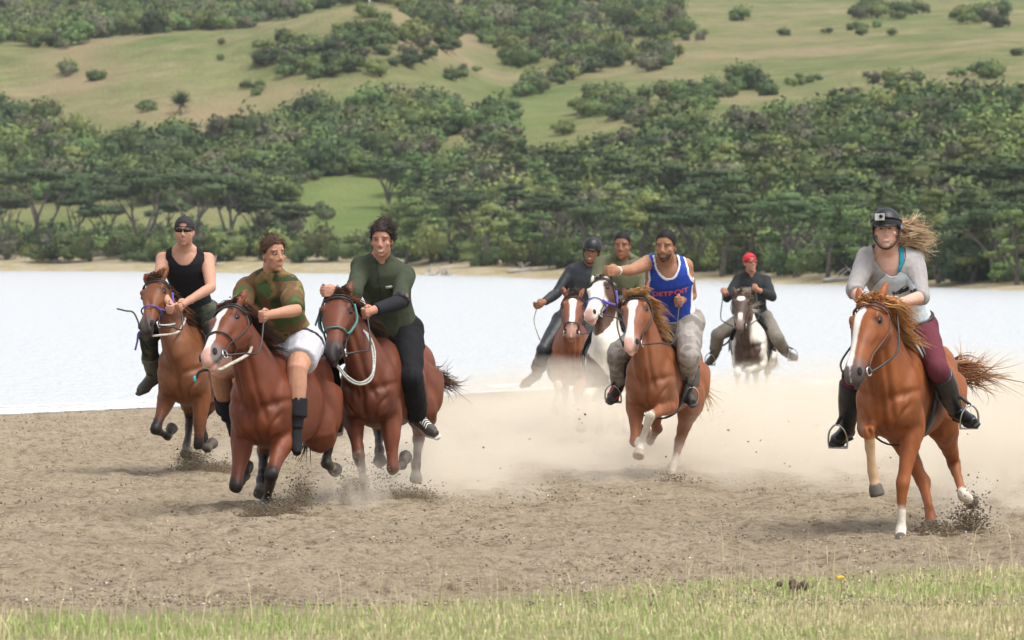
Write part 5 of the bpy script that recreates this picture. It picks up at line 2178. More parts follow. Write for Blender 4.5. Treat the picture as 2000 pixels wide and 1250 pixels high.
# A: black singlet, cap backwards, sunglasses
pA = Person(A, 1.08, (378, 612), (361, 491), (360, 453), (319, 507), (405, 508), (309, 562), (412, 562), (330, 592), (364, 590), (290, 655), (424, 652), (298, 732), (428, 720), (272, 752), (436, 742),
            face=(3, 0), sg=dict(head=-1))
rA = rider(pA, 'man in black singlet, backward black cap and sunglasses on the brown bay')
pA.body(rA, (.50, .27, .19), jaw=1.12, stubble=((.12, .07, .05), .25))


def tank_keep(p, neckw, neckdeep, arm, lo=.0):
    def f(V):
        u, s, fr = p.tcoord(V)
        s, fr = s / p.r, fr / p.r
        scoop = (np.abs(s) < neckw * np.clip((u - neckdeep) / (1 - neckdeep), 0, 1) ** .5) & (u > neckdeep) & (fr > -.01)
        back = (np.abs(s) < neckw) & (u > .93) & (fr <= -.01)
        edge = np.interp(u, [.60, .70, .85, 1.0, 1.1], [.19, arm + .03, arm, arm - .005, arm - .01])
        hole = (u > .66) & (np.abs(s) > edge)
        return ~(scoop | back | hole)
    return f


top(pA, rA, (.012, .012, .014), .010, hem=-.06, name='singlet', keep=tank_keep(pA, .095, .86, .150), folds=.004)
trousers(pA, rA, camo([(.045, .055, .035), (.02, .025, .018), (.08, .075, .05), (.03, .04, .028)], 9), .014, 1.95)
for sd in (-1, 1):
    pA.shoe(rA, sd, (.10, .10, .085), 'gumboot', (.06, .055, .05), tall=.35)


def cap(p, root, colour, backwards=True, name='cap', strap_gap=True):
    k = p.hsize
    mb = MB()
    mb.ball(p.HP(0, -.012, .044), np.array([.086, .108, .094]) * k, (p.hs, p.hf, p.hu), 28, 20)
    me = remeshed(mb, .0055, 2)
    V = co_of(me)

    def co(V):
        d = (V - p.hc) / k
        return d @ p.hs, d @ p.hf, d @ p.hu
    s, f, u = co(V)
    line = np.interp(f, [-.12, 0, .09], [.0, .02, .040])
    gap = (f > .02) & (np.hypot(s / .036, (u - .066) / .016) < 1) if backwards and strap_gap else np.zeros(len(V), bool)
    me = cut_mesh(me, (u > line) & ~gap)
    V = co_of(me)
    me.vertices.foreach_set('co', (V - p.root_loc).ravel().astype(np.float32))
    me.update()
    o = link(name, me, mat(name + '_cloth_%d' % int(colour[0] * 999), colour, .8, .15, 40, .2, 60), root)
    m = o.modifiers.new('thickness', 'SOLIDIFY')
    m.thickness = .005
    q = -1 if backwards else 1
    mb = MB()
    rings = []
    for t in np.linspace(-1, 1, 9):
        a = t * 1.1
        base = p.HP(.078 * math.sin(a), q * .100 * math.cos(a), .018 if backwards else .040)
        tip = p.HP(.070 * math.sin(a), q * (.100 * math.cos(a) + .062 * math.cos(a * .8)), .004 if backwards else .028)
        rings.append(np.array([base + p.hu * .003, tip + p.hu * .003, tip - p.hu * .003, base - p.hu * .003]))
    mb.loft(rings)
    link('peak', mb.mesh('peak', p.root_loc), mat(name + '_cloth_%d' % int(colour[0] * 999)), o)
    mb = MB()
    mb.ball(p.HP(0, -.012, .140), .007 * k)
    link('button', mb.mesh('button', p.root_loc), mat(name + '_cloth_%d' % int(colour[0] * 999)), o)
    return o


def sunglasses(p, root, lens=LENS):
    o = p.root_loc
    mb = MB()
    A3 = (p.hs, p.hf, p.hu)
    mb.box(p.HP(0, .094, .022), np.array([.012, .004, .004]) * p.hsize, A3)
    g = link('sunglasses', mb.mesh('sunglasses', o), LEATHER, root)
    for sd in (-1, 1):
        mb = MB()
        mb.tube([p.HP(sd * .066, .070, .018), p.HP(sd * .080, .0, .014)], .0035, k=6)
        link('temple_arm', mb.mesh('temple_arm', o), LEATHER, g)
    for sd in (-1, 1):
        mb = MB()
        rings = []
        for t in np.linspace(0, 1, 6):
            x = sd * (.006 + .062 * t)
            f = .096 - .016 * t * t
            hh = .0155 * (1 - .25 * t ** 3)
            rings.append(np.array([p.HP(x, f, .013 + hh), p.HP(x, f + .004, .013 + hh), p.HP(x, f + .004, .013 - hh * .95), p.HP(x, f, .013 - hh * .95)]))
        mb.loft(rings)
        link('lens', mb.mesh('lens', o), lens, g)
    return g


cap(pA, rA, (.014, .014, .016))
sunglasses(pA, rA)
pA.hair(rA, (.02, .015, .012), 1, -.02, .11, fine=0)

# B: camouflage shirt, white shorts, looking over to his left
pB = Person(B, 1.10, (566, 668), (530, 543), (534, 497), (482, 563), (567, 566), (464, 612), (578, 606), (478, 636), (526, 615), (430, 728), (580, 722), (446, 812), (577, 830), (440, 846), (584, 864),
            face=(-34, -3), sg=dict(toR=1, toL=-.5, anR=1, anL=-.15, knL=-.9, elL=-1, wrL=-1), tw=-.05)
pB.legk = 1.2
rB = rider(pB, 'boy with short brown hair in camouflage shirt and pale shorts looking sideways')
pB.body(rB, (.46, .24, .155), scalp=((.075, .042, .026), -.005, .080))
pB.eyes(rB, (1.2, 0))
pB.hair(rB, (.075, .042, .026), 1.25, -.005, .080, 4, sweep=(0, -.3, .35), length=.034, fine=360)
top(pB, rB, camo([(.20, .135, .055), (.065, .10, .03), (.13, .075, .035), (.035, .05, .022)], 8, 3), .020, sleeve=.95, hem=-.02, wide=.98, folds=.018, sl_ease=.018, fscale=6.0, name='camouflage_shirt')


def shorts_col(p, c1, c2):
    def f(V):
        u, s, fr = p.tcoord(V)
        C = np.tile(np.array(c1), (len(V), 1))
        q = (V - p.hL) @ nrm(p.kL - p.hL)
        C[np.abs(q - .06 - .25 * (V[:, 2] - p.hL[2])) < .018] = c2
        return C
    return f


trousers(pB, rB, shorts_col(pB, (.50, .50, .54), (.03, .03, .035)), .026, .72, name='shorts', folds=.008, top=.14)
for sd in (-1, 1):
    pB.shoe(rB, sd, (.015, .015, .018), 'sock', None, tall=.14, big=1.0, material=CLOTH)

# C: green jersey, black trousers, canvas shoes
pC = Person(C_, 1.10, (768, 648), (744, 511), (746, 469), (707, 521), (791, 534), (690, 572), (782, 590), (655, 570), (728, 606), (636, 702), (803, 738), (650, 796), (815, 814), (660, 830), (850, 838),
            face=(8, -8), sg=dict(toL=-1, wrL=-1, wrR=-1, elR=-1), roll=-.05)
rC = rider(pC, 'grimacing rider in dark green jersey, black trousers and canvas shoes')
pC.body(rC, (.47, .24, .165), smile=1.0, scalp=((.035, .024, .02), -.01, .078))
pC.eyes(rC, (0, 0), .45)
pC.teeth(rC, .020, .006)
pC.hair(rC, (.035, .024, .02), 1.4, -.01, .078, 9, sweep=(.55, -.9, .25), length=.05, fine=800)


def jersey(V):
    C = np.tile(np.array((.050, .060, .036)), (len(V), 1))
    u, s, fr = pC.tcoord(V)
    C[(np.abs(s + .02) < .004) & (u > .55) & (fr > 0)] = (.025, .03, .02)
    C[(np.abs(u - .50) < .008) & (fr > 0)] *= .6
    return C


top(pC, rC, jersey, .017, hem=-.10, wide=1.0, folds=.016, sl_ease=.013, name='jersey', fscale=6.0, sleeves={-1: 1.3, 1: .95})
mb = MB()
pC.arm(mb, 1, .9, 1.92, .010)
pC.garment(rC, 'arm_sleeve', mb, (.02, .02, .024), folds=.003)
mb = MB()
pC.arm(mb, 1, .86, 1.0, .028)
pC.garment(rC, 'elbow_band', mb, camo([(.03, .025, .04), (.14, .12, .06), (.02, .02, .03), (.06, .05, .06)], 22, 4), folds=.002)
trousers(pC, rC, (.010, .010, .012), .022, 1.98, .010, folds=.012)
for sd in (-1, 1):
    sh = pC.shoe(rC, sd, (.055, .05, .042), 'canvas_shoe', (.68, .65, .58))
    A_, T_, K = (pC.aR, pC.tR, pC.kR) if sd < 0 else (pC.aL, pC.tL, pC.kL)
    d = nrm(T_ - A_)
    lg = nrm(A_ - K)
    up = nrm(-lg - d * (-lg @ d))
    lat = np.cross(d, up)
    for i in range(5):
        q = A_ + d * (.045 + .018 * i) + up * (.022 - .008 * i)
        mb = MB()
        mb.tube([q - lat * .032 - up * .012, q + up * .006, q + lat * .032 - up * .012 + d * .008], .0045, k=5, sub=3)
        link('lace', mb.mesh('lace', pC.root_loc), mat('lace', (.75, .74, .7), .8), sh)
c0, sd0, fr0 = pC.frame(.74)
mb = MB()
mb.box(c0 + sd0 * .055 + fr0 * .163, (.024, .003, .010), (sd0, fr0, pC.t))
link('chest_patch', mb.mesh('chest_patch', pC.root_loc), mat('patch', (.42, .45, .38), .8, .5, 160), rC)

# D: dark wetsuit top, black helmet, arm flung out
pD = Person(D, 1.06, (1120, 628), (1152, 520), (1156, 491), (1117, 530), (1175, 535), (1086, 574), (1180, 575), (1062, 590), (1165, 590), (1062, 684), (1150, 685), (1048, 730), (1146, 740), (1024, 744), (1140, 760),
            face=(12, -6), sg=dict(elR=-1, wrR=-1), roll=.1)
rD = rider(pD, 'rider in dark wetsuit and black helmet swinging one arm out')
pD.body(rD, BROWNSKIN, smile=.8)
pD.eyes(rD, (0, 0), .6)
pD.teeth(rD, .018, .005)
top(pD, rD, (.020, .022, .026), .010, sleeve=1.95, hem=-.08, name='wetsuit_top', material=NEOPRENE, folds=.006, hi=1.05)
trousers(pD, rD, (.030, .032, .036), .012, 1.98, material=NEOPRENE, folds=.006)
for sd in (-1, 1):
    pD.shoe(rD, sd, (.16, .10, .085), 'boot', (.05, .05, .05), tall=.25)


def helmet(p, root, peak=.045, low=.015, grow=1.0):
    k = p.hsize * grow
    mb = MB()
    mb.ball(p.HP(0, -.014, .044), np.array([.104, .128, .112]) * k, (p.hs, p.hf, p.hu), 28, 20)
    me = remeshed(mb, .006, 2)
    V = co_of(me)
    d = (V - p.hc) / p.hsize
    s, f, u = d @ p.hs, d @ p.hf, d @ p.hu
    me = cut_mesh(me, u > np.interp(f, [-.14, -.03, .03, .07, .13], [low - .07, low - .06, low - .01, low + .015, low + .02]))
    V = co_of(me)
    me.vertices.foreach_set('co', (V - p.root_loc).ravel().astype(np.float32))
    me.update()
    o = link('helmet', me, HELMET, root)
    m = o.modifiers.new('thickness', 'SOLIDIFY')
    m.thickness = .012
    mb = MB()
    rings = []
    for t in np.linspace(-1, 1, 9):
        a = t * 1.0
        b = p.HP(.096 * math.sin(a) * grow, (-.014 + .124 * math.cos(a)) * grow, low + .024)
        e = p.HP(.088 * math.sin(a) * grow, (-.014 + .124 * math.cos(a)) * grow + peak * math.cos(a), low + .012)
        rings.append(np.array([b + p.hu * .006, e + p.hu * .003, e - p.hu * .004, b - p.hu * .006]))
    mb.loft(rings)
    link('peak', mb.mesh('peak', p.root_loc), HELMET, o)
    mb = MB()
    mb.tube([p.HP(.088, .02, .0), p.HP(.078, .035, -.06), p.HP(.03, .060, -.118), p.HP(-.03, .060, -.118), p.HP(-.078, .035, -.06), p.HP(-.088, .02, 0)], .007 * k, k=6, sub=4)
    link('chin_strap', mb.mesh('chin_strap', p.root_loc), LEATHER, o)
    return o


helmet(pD, rD, .02)
c1, c2 = pD.gR, np.array([0, 0, 0])
cord(rD, pD.root_loc, 'cord', [pD.gR, P(1043, 625, pD.gR[1]), P(1050, 652, pD.gR[1]), P(1055, 664, pD.gR[1] + .05)], .006, ROPE)

# E: olive top on the brown and white horse
pE = Person(E, 1.12, (1225, 628), (1217, 510), (1215, 480), (1178, 519), (1252, 524), (1166, 566), (1258, 575), (1182, 590), (1228, 590), (1160, 690), (1252, 690), (1170, 745), (1250, 740), (1160, 765), (1255, 762), face=(10, -6))
rE = rider(pE, 'man with cropped black hair in olive hooded top behind the blue singlet')
pE.body(rE, BROWNSKIN, jaw=1.05, scalp=((.012, .010, .010), -.005, .080))
pE.eyes(rE, (0, 0), .6)
pE.hair(rE, (.012, .010, .010), 1, -.005, .080, 12, fine=0, sweep=(0, 0, .3), length=.015)
top(pE, rE, (.105, .108, .060), .028, sleeve=1.9, hem=-.06, wide=1.05, folds=.012, name='hooded_top')
mb = MB()
a = np.linspace(.6, 5.7, 12)
mb.tube([pE.neck + pE.t * .03 + .085 * (pE.sd_top * math.sin(x) - np.cross(pE.sd_top, pE.t) * -math.cos(x)) for x in a], .030, k=8, sub=2)
link('hood', mb.mesh('hood', pE.root_loc), mat('hood', (.105, .108, .06), .9, .2, 30, .3, 40), rE)
mb = MB()
pE.trunk(mb, .006, .80, 1.05)
pE.garment(rE, 'undershirt', mb, (.015, .015, .017), folds=.002)
trousers(pE, rE, (.10, .10, .09), .016, 1.95)
for sd in (-1, 1):
    pE.shoe(rE, sd, (.16, .05, .04), 'shoe', (.1, .1, .1))

# F: blue basketball singlet, right arm reaching out
pF = Person(F_, 1.12, (1318, 630), (1302, 513), (1300, 481), (1266, 514), (1338, 520), (1232, 528), (1351, 577), (1205, 529), (1328, 586), (1208, 690), (1346, 694), (1208, 748), (1338, 748), (1195, 768), (1352, 774),
            face=(18, -8), sg=dict(elR=-1, wrR=-1, elL=1, toL=-1), tw=.03)
rF = rider(pF, 'bearded man in blue singlet with white trim stretching his arm sideways')
pF.body(rF, (.36, .185, .11), jaw=1.05, scalp=((.012, .010, .010), -.01, .082), stubble=((.03, .022, .018), .85), grips=(np.array([0, 0, 1.0]), None))
pF.eyes(rF, (-.5, 0), .55)
pF.hair(rF, (.012, .010, .010), 1.05, -.01, .082, 15, fine=0, sweep=(0, 0, .3), length=.016)
tk = tank_keep(pF, .075, .88, .145)


def singlet(V):
    u, s, fr = pF.tcoord(V)
    s, fr = s / pF.r, fr / pF.r
    C = np.tile(np.array((.022, .060, .36)), (len(V), 1))
    white = np.array((.72, .72, .74))
    k0 = np.abs(s) < .075 * np.clip((u - .85) / (.15), 0, 1) ** .5 + .016
    C[k0 & (u > .85) & (fr > -.01)] = white
    edge = np.interp(u, [.60, .70, .85, 1.0, 1.1], [.185, .158, .130, .125, .120])
    C[(u > .60) & (np.abs(s) > edge)] = white
    side = np.abs(s) > np.interp(u, [-.1, .2, .62], [.135, .128, .150])
    C[side & (u < .64)] = white
    C[(u < .01)] = white
    C[(u < -.03)] = (.03, .06, .3)
    return C


top(pF, rF, singlet, .014, hem=-.07, name='singlet', keep=tk, folds=.006)
# lettering across the chest
cu = bpy.data.curves.new('letters', 'FONT')
cu.body = 'DETROIT'
cu.align_x = 'CENTER'
cu.size = .060
cu.offset = .0022
cu.extrude = .0
to = bpy.data.objects.new('letters', cu)
COL.objects.link(to)
tm = bpy.data.meshes.new_from_object(to.evaluated_get(bpy.context.evaluated_depsgraph_get()))
COL.objects.unlink(to)
bpy.data.objects.remove(to)
import bmesh
bm = bmesh.new()
bm.from_mesh(tm)
bmesh.ops.triangulate(bm, faces=bm.faces[:])
bmesh.ops.subdivide_edges(bm, edges=bm.edges[:], cuts=1)
bm.to_mesh(tm)
bm.free()
V = co_of(tm)
out = np.zeros_like(V)
for i, (x, y, z) in enumerate(V):
    u = .62 + (y + .10 * (.03 - x * x * 4)) / pF.T
    c0, sd0, fr0 = pF.frame(u)
    hw, hd = np.interp(u, Person.SEC[:, 0], Person.SEC[:, 1]) * pF.r + .014, np.interp(u, Person.SEC[:, 0], Person.SEC[:, 2]) * pF.r + .014
    a = x / (.5 * (hw + hd))
    out[i] = c0 + sd0 * (hw + .012) * math.sin(a) + fr0 * (hd + .012) * math.cos(a)
tm.vertices.foreach_set('co', (out - pF.root_loc).ravel().astype(np.float32))
tm.update()
tm.materials.clear()
link('lettering', tm, mat('red_print', (.62, .10, .12), .7), rF)
mb = MB()
pF.arm(mb, -1, 1.90, 2.0, .008)
pF.garment(rF, 'wristband', mb, (.6, .6, .6), folds=0, material=RUBBER)
trousers(pF, rF, camo([(.30, .27, .24), (.23, .205, .185), (.36, .33, .30), (.19, .17, .155)], 10, 8), .022, 1.92, folds=.010, seed=6)
for sd in (-1, 1):
    pF.shoe(rF, sd, lambda V: np.where((vnoise(V, 12, 3) > .15)[:, None], np.array([[.4, .05, .06]]), np.array([[.05, .045, .04]])), 'shoe', (.05, .05, .05))

# G: red cap, dark shirt, far back
pG = Person(G, 1.08, (1474, 622), (1468, 540), (1465, 514), (1442, 549), (1494, 549), (1420, 582), (1508, 580), (1418, 572), (1480, 566), (1402, 655), (1518, 660), (1396, 692), (1534, 688), (1386, 700), (1547, 692), face=(-22, 6), sg=dict(wrR=-1))
rG = rider(pG, 'rider in dark shirt and red cap far back by the lake')
pG.body(rG, (.44, .22, .15))
pG.eyes(rG)
pG.hair(rG, (.02, .015, .012), 1, -.05, .08, fine=0)
cap(pG, rG, (.55, .02, .035))
sunglasses(pG, rG, mat('red_lens', (.30, .03, .03), .1))
top(pG, rG, (.026, .030, .030), .016, sleeve=1.8, hem=-.06, name='shirt')
trousers(pG, rG, (.20, .18, .15), .022, 1.95)
for sd in (-1, 1):
    pG.shoe(rG, sd, (.09, .08, .07), 'boot', (.06, .06, .06), tall=.3)

# H: woman with helmet, camera and flying hair
pH = Person(H, 1.06, (1769, 640), (1738, 494), (1731, 450), (1693, 506), (1783, 510), (1668, 566), (1800, 580), (1700, 612), (1757, 592), (1664, 735), (1832, 722), (1655, 835), (1866, 800), (1632, 846), (1895, 812),
            face=(8, 0), sg=dict(toR=-1, toL=-1))
rH = rider(pH, 'woman with flying blonde hair, black riding helmet, grey top and maroon breeches')
pH.body(rH, (.62, .36, .28), smile=1.0, brow=(.20, .12, .07), lips=(.5, .2, .18))
pH.eyes(rH, (0, 0), .6)
pH.teeth(rH, .021, .0065, -.066)
hm = helmet(pH, rH, .055, .018)
mb = MB()
A3 = (pH.hs, pH.hf, pH.hu)
mb.box(pH.HP(-.034, .132, .092), (.030, .018, .022), A3)
cm = link('action_camera', mb.mesh('action_camera', pH.root_loc, False), mat('camera_case', (.55, .55, .52), .35), hm)
mb = MB()
mb.tube([pH.HP(-.024, .150, .096), pH.HP(-.024, .160, .096)], .012, k=14)
link('lens', mb.mesh('lens', pH.root_loc), LENS, cm)
mb = MB()
a = np.linspace(0, 2 * math.pi, 25)
mb.tube([pH.HP(.1035 * math.sin(x), -.014 + .127 * math.cos(x), .060 + .03 * math.cos(x)) for x in a], .007, k=6)
link('head_strap', mb.mesh('head_strap', pH.root_loc), LEATHER, hm)
mb = MB()
mb.ball(pH.HP(.104, .03, .018), np.array([.006, .012, .014]), A3)
link('strap_buckle', mb.mesh('strap_buckle', pH.root_loc), mat('buckle_blue', (.10, .35, .65), .4), hm)
rng = np.random.default_rng(77)
mb = MB()
base = pH.HP(.045, -.075, -.03)
tipc = P(1826, 466, base[1] + .25)
wd = nrm(tipc - base)
strands(mb, [(base + rng.normal(size=3) * .03, wd + np.array([0, 0, .06])) for _ in range(1500)], .44, .0027, [(.42, .29, .17), (.54, .40, .25), (.30, .18, .10), (.64, .50, .33)], rng,
        lambda g: g.normal(size=3) * np.array([.08, .12, .12]) + np.array([0, 0, -.02]), .11, 11, .10, 12, .10)
link('hair', mb.mesh('hair', pH.root_loc), HAIR, rH)


def scoop_keep(p, w, deep):
    def f(V):
        u, s, fr = p.tcoord(V)
        s, fr = s / p.r, fr / p.r
        sc_ = (np.abs(s) < w * np.clip((u - deep) / (1 - deep), 0, 1) ** .5) & (u > deep) & (fr > -.02)
        return ~(sc_ | ((np.abs(s) < .075) & (u > .95)))
    return f


def raglan(V):
    u, s, fr = pH.tcoord(V)
    s, fr = s / pH.r, fr / pH.r
    C = np.tile(np.array((.54, .60, .63)), (len(V), 1))
    grey = np.array((.33, .31, .305))
    C[(np.abs(s) > np.interp(u, [.2, .55, .72, .80, .9], [.19, .165, .115, .07, .0])) | (u > .86)] = grey
    seam = (u > .70) & (np.abs(np.abs(s) - np.interp(u, [.55, .72, .80, .9], [.165, .115, .07, .0])) < .004)
    C[seam] = (.16, .16, .17)
    pr = (np.abs(u - .57 - .45 * s - .02 * vnoise(V, 30, 4)) < .018 + .022 * (vnoise(V, 26, 9) > .1)) & (s > -.02) & (s < .14) & (fr > 0)
    C[pr] = (.05, .05, .05)
    return C


top(pH, rH, raglan, .022, sleeve=1.12, hem=-.06, name='raglan_top', keep=scoop_keep(pH, .092, .80), folds=.007, sl_ease=.013)
mb = MB()
pH.trunk(mb, .016, .55, 1.0)
S = pH.sL
mb.tube([pH.neck + pH.t * .03 * pH.r, (pH.neck + S) / 2 + pH.t * .008, S], np.array([.062, .060, .056]) * pH.r, k=10)


def bikini_keep(V):
    u, s, fr = pH.tcoord(V)
    s = s / pH.r
    lo = np.interp(u, [.62, .72, .85, 1.0], [-.03, .004, .030, .052])
    return (s > lo) & (s < lo + .07) & (u < 1.08) | (u < .78)


def bikini_col(V):
    u, s, fr = pH.tcoord(V)
    s = s / pH.r
    lo = np.interp(u, [.62, .72, .85, 1.0], [-.03, .004, .030, .052])
    C = np.tile(np.array((.02, .26, .33)), (len(V), 1))
    C[s > lo + .036] = (.72, .12, .17)
    return C


pH.garment(rH, 'vest', mb, bikini_col, keep=bikini_keep, folds=0)
trousers(pH, rH, (.125, .030, .043), .008, 1.3, name='breeches', folds=.005)
for sd in (-1, 1):
    pH.shoe(rH, sd, (.012, .012, .013), 'riding_boot', (.03, .03, .03), tall=.86, material=BOOT)
# waist belt of the bag
mb = MB()
a = np.linspace(0, 2 * math.pi, 25)
c0, sd0, fr0 = pH.frame(.14)
mb.tube([c0 + sd0 * .190 * math.sin(x) + fr0 * .142 * math.cos(x) - pH.t * .02 * math.sin(x) for x in a], .012, k=6)
link('belt', mb.mesh('belt', pH.root_loc), LEATHER, rH)
# ------------------------------------------------------------------ tack
def rein_pair(h, br, p, m, r=.007, sag=.10, sides=(-1, 1)):
    for sd in sides:
        b, g = bit(h, sd), (p.gR if sd < 0 else p.gL)
        mid = (b + g) / 2 + np.array([0, 0, -sag]) + h.L * sd * .10
        cord(br, h.root_loc, 'rein', [b, b * .6 + mid * .4 + h.L * sd * .03, mid, g], r, m)


brA = bridle(A, A_root, LEATHER, PURPLE)
cord(brA, A.root_loc, 'halter_strap', [A.head(a, t, 1, .012) for a, t in ((.60, 1.5), (.50, 1.8), (.32, 1.9), (.12, 1.75))], .010, PURPLE)
rein_pair(A, brA, pA, LEATHER, sides=(1,))
q = A.head(.97, 3.0, 1, .02)
cord(brA, A.root_loc, 'lead_rope', [q, P(310, 655, q[1]), P(345, 650, q[1] + .10), P(357, 635, q[1] + .25), P(362, 622, q[1] + .4)], .010, ROPE)
cord(brA, A.root_loc, 'rope_end', [q, P(273, 648, q[1]), P(268, 668, q[1]), P(264, 684, q[1])], .009, PURPLE)
cord(brA, A.root_loc, 'rein', [bit(A, -1), P(262, 612, q[1] + .1), P(245, 607, q[1] + .2), P(229, 603, q[1] + .3)], .007, LEATHER)
cord(brA, A.root_loc, 'rein', [bit(A, 1), P(345, 630, q[1] + .25), P(352, 598, q[1] + .5), P(385, 592, q[1] + .7), P(410, 606, q[1] + .9)], .008, GREYROPE)

brB = bridle(B, B_root, LEATHER, LEATHER, .58)
q = B.head(.97, 3.0, 1, .02)
cord(brB, B.root_loc, 'lead_rope', [P(396, 716, q[1]), q, P(450, 711, q[1] + .2), P(484, 692, q[1] + .4), P(492, 672, q[1] + .55), P(490, 664, q[1] + .6)], .012, ROPE)
cord(brB, B.root_loc, 'strap_end', [q, P(392, 725, q[1]), P(382, 742, q[1])], .011, LEATHER)
mb = MB()
mb.ball(P(381, 740, q[1]), (.014, .014, .022))
link('tassel', mb.mesh('tassel', B.root_loc), mat('tassel_teal', (.08, .38, .42), .7, .3, 60), brB)
rein_pair(B, brB, pB, LEATHER)

brC = bridle(C_, C_root, LEATHER, TEAL, .58)
for sd in (-1, 1):
    cord(brC, C_.root_loc, 'cheek_strap', [C_.head(a, sd * t, 1, .020) for a, t in ((.12, 1.3), (.30, 1.55), (.50, 1.6), (.60, 1.5))], .010, TEAL)
rein_pair(C_, brC, pC, LEATHER)
q = bit(C_, 1)
for off in (0, 7):
    cord(brC, C_.root_loc, 'rope_loop', [P(655, 708 + off * .6, q[1] + .1), P(680, 736 + off * .8, q[1] + .12), P(705, 747 + off * .6, q[1] + .15), P(727, 730 + off, q[1] + .2), P(728 + off * .6, 690, q[1] + .3), P(718 + off * .6, 658, q[1] + .35), P(706, 642, q[1] + .45)], .0075, GREYROPE)

brD = bridle(D, D_root, LEATHER, LEATHER, .75)
rein_pair(D, brD, pD, LEATHER, .006, sides=(1,))
brE = bridle(E, E_root, LEATHER, PURPLE, .58)
cord(brE, E.root_loc, 'halter_strap', [E.head(a, t, 1, .014) for a, t in ((.58, 1.4), (.50, 1.8), (.30, 2.2), (.12, 1.8))], .012, PURPLE)
rein_pair(E, brE, pE, LEATHER)
brF = bridle(F_, F_root, LEATHER, None)
rein_pair(F_, brF, pF, LEATHER, sag=.14, sides=(1,))
cord(brF, F_.root_loc, 'rein', [bit(F_, -1), P(1206, 640, bit(F_, -1)[1] + .1), P(1205, 600, bit(F_, -1)[1] + .2), pF.gR], .007, LEATHER)
brG = bridle(G, G_root, BROWN_LEATHER, None)
rein_pair(G, brG, pG, LEATHER)
brH = bridle(H, H_root, BROWN_LEATHER, None)
rein_pair(H, brH, pH, LEATHER, sag=.05)

DARKPAD = mat('dark_pad', (.03, .03, .036), .9, .2, 30, .3, 60)
WHITEPAD = mat('white_pad', (.6, .6, .6), .9, .15, 30, .3, 60)
sF = saddle(F_, F_root, DARKPAD)
sH = saddle(H, H_root, WHITEPAD)
sE = saddle(E, E_root, DARKPAD)
sG = saddle(G, G_root, DARKPAD)
for h, s_, p in ((F_, sF, pF), (H, sH, pH), (E, sE, pE), (G, sG, pG)):
    for sd, a, t, k in ((-1, p.aR, p.tR, p.kR), (1, p.aL, p.tL, p.kL)):
        d = nrm(t - a)
        lg = nrm(a - k)
        up = nrm(-lg - d * (-lg @ d))
        stirrup(h, s_, a + d * .115 * p.r - up * .06 * p.r, d, sd)
# ------------------------------------------------------------------ dust raised by the hooves
def dust_material(name, dens, scale, seed, lo=.43, hi=.61, col=(.96, .885, .76)):
    m = bpy.data.materials.new(name)
    m.use_nodes = True
    nt = m.node_tree
    nt.nodes.remove(nt.nodes['Principled BSDF'])
    v = nt.nodes.new('ShaderNodeVolumePrincipled')
    v.inputs['Color'].default_value = (*col, 1)
    v.inputs['Anisotropy'].default_value = 0.0
    tc = nt.nodes.new('ShaderNodeTexCoord')
    ln = nt.nodes.new('ShaderNodeVectorMath')
    ln.operation = 'LENGTH'
    nt.links.new(tc.outputs['Object'], ln.inputs[0])
    fall = nmath(nt, 'MAXIMUM', nmath(nt, 'SUBTRACT', 1.0, nmath(nt, 'MULTIPLY', ln.outputs['Value'], ln.outputs['Value'])), 0.0)
    mp = nt.nodes.new('ShaderNodeMapping')
    mp.inputs['Location'].default_value = (seed * 3.7, seed * 1.3, seed)
    nt.links.new(tc.outputs['Object'], mp.inputs['Vector'])
    n = nnoise(nt, mp.outputs[0], scale * 1.35, 4, .6)
    mr = nt.nodes.new('ShaderNodeMapRange')
    mr.inputs['From Min'].default_value = lo
    mr.inputs['From Max'].default_value = hi
    nt.links.new(n, mr.inputs['Value'])
    d = nmath(nt, 'MULTIPLY', nmath(nt, 'MULTIPLY', fall, mr.outputs[0]), dens * 1.3)
    nt.links.new(d, v.inputs['Density'])
    nt.links.new(v.outputs[0], nt.nodes['Material Output'].inputs['Volume'])
    return m


_ico = None
DUST = [  # pixel x of the centre, depth, centre height, half sizes (x, y, z), density, noise scale
    (1110, 39.8, .12, (2.2, 3.0, .80), 1.05, 1.7),
    (1000, 36.5, .08, (1.5, 2.6, .52), 1.0, 1.9),
    (1240, 47.5, .10, (2.6, 6.0, .55), .55, 1.6),
    (1500, 42.5, .08, (1.9, 4.5, .60), 1.1, 1.9),
    (1420, 37.6, .08, (1.4, 1.6, .48), .65, 2.0),
    (1640, 36.5, .12, (1.5, 3.4, .80), 1.05, 1.9),
    (1965, 33.0, .22, (.8, 2.4, .90), 1.7, 2.0),
    (1850, 45.0, .15, (3.2, 8.0, .75), .55, 1.8),
    (1460, 53.0, .0, (1.5, 3.2, .48), .35, 1.9),
    (880, 33.8, .05, (.8, 1.2, .50), 1.1, 2.2),
    (800, 35.0, .05, (.80, 1.6, .46), .95, 2.0),
    (702, 32.2, .02, (.26, .30, .42), 2.8, 2.2),
    (742, 33.0, .02, (.24, .35, .36), 2.6, 2.2),
    (615, 33.0, .02, (.60, .8, .32), 1.0, 2.1),
    (430, 37.8, .02, (.45, .7, .28), 1.1, 2.1),
    (1885, 30.6, .02, (.30, .4, .32), 1.8, 2.2),
]
for i, (x, Y, zc, half, dens, nsc) in enumerate(DUST):
    mb = MB()
    mb.ball((0, 0, 0), 1.0, k=20, m=12)
    o = link('dust_cloud', mb.mesh('dust_cloud'), dust_material('dust', dens, nsc, i + 1), kind='stuff', label='pale dust hanging over the sand behind the hooves')
    X = (x - 1000) / FPX * Y
    o.location = (X, Y, float(zg(X, Y)) + zc)
    o.scale = half

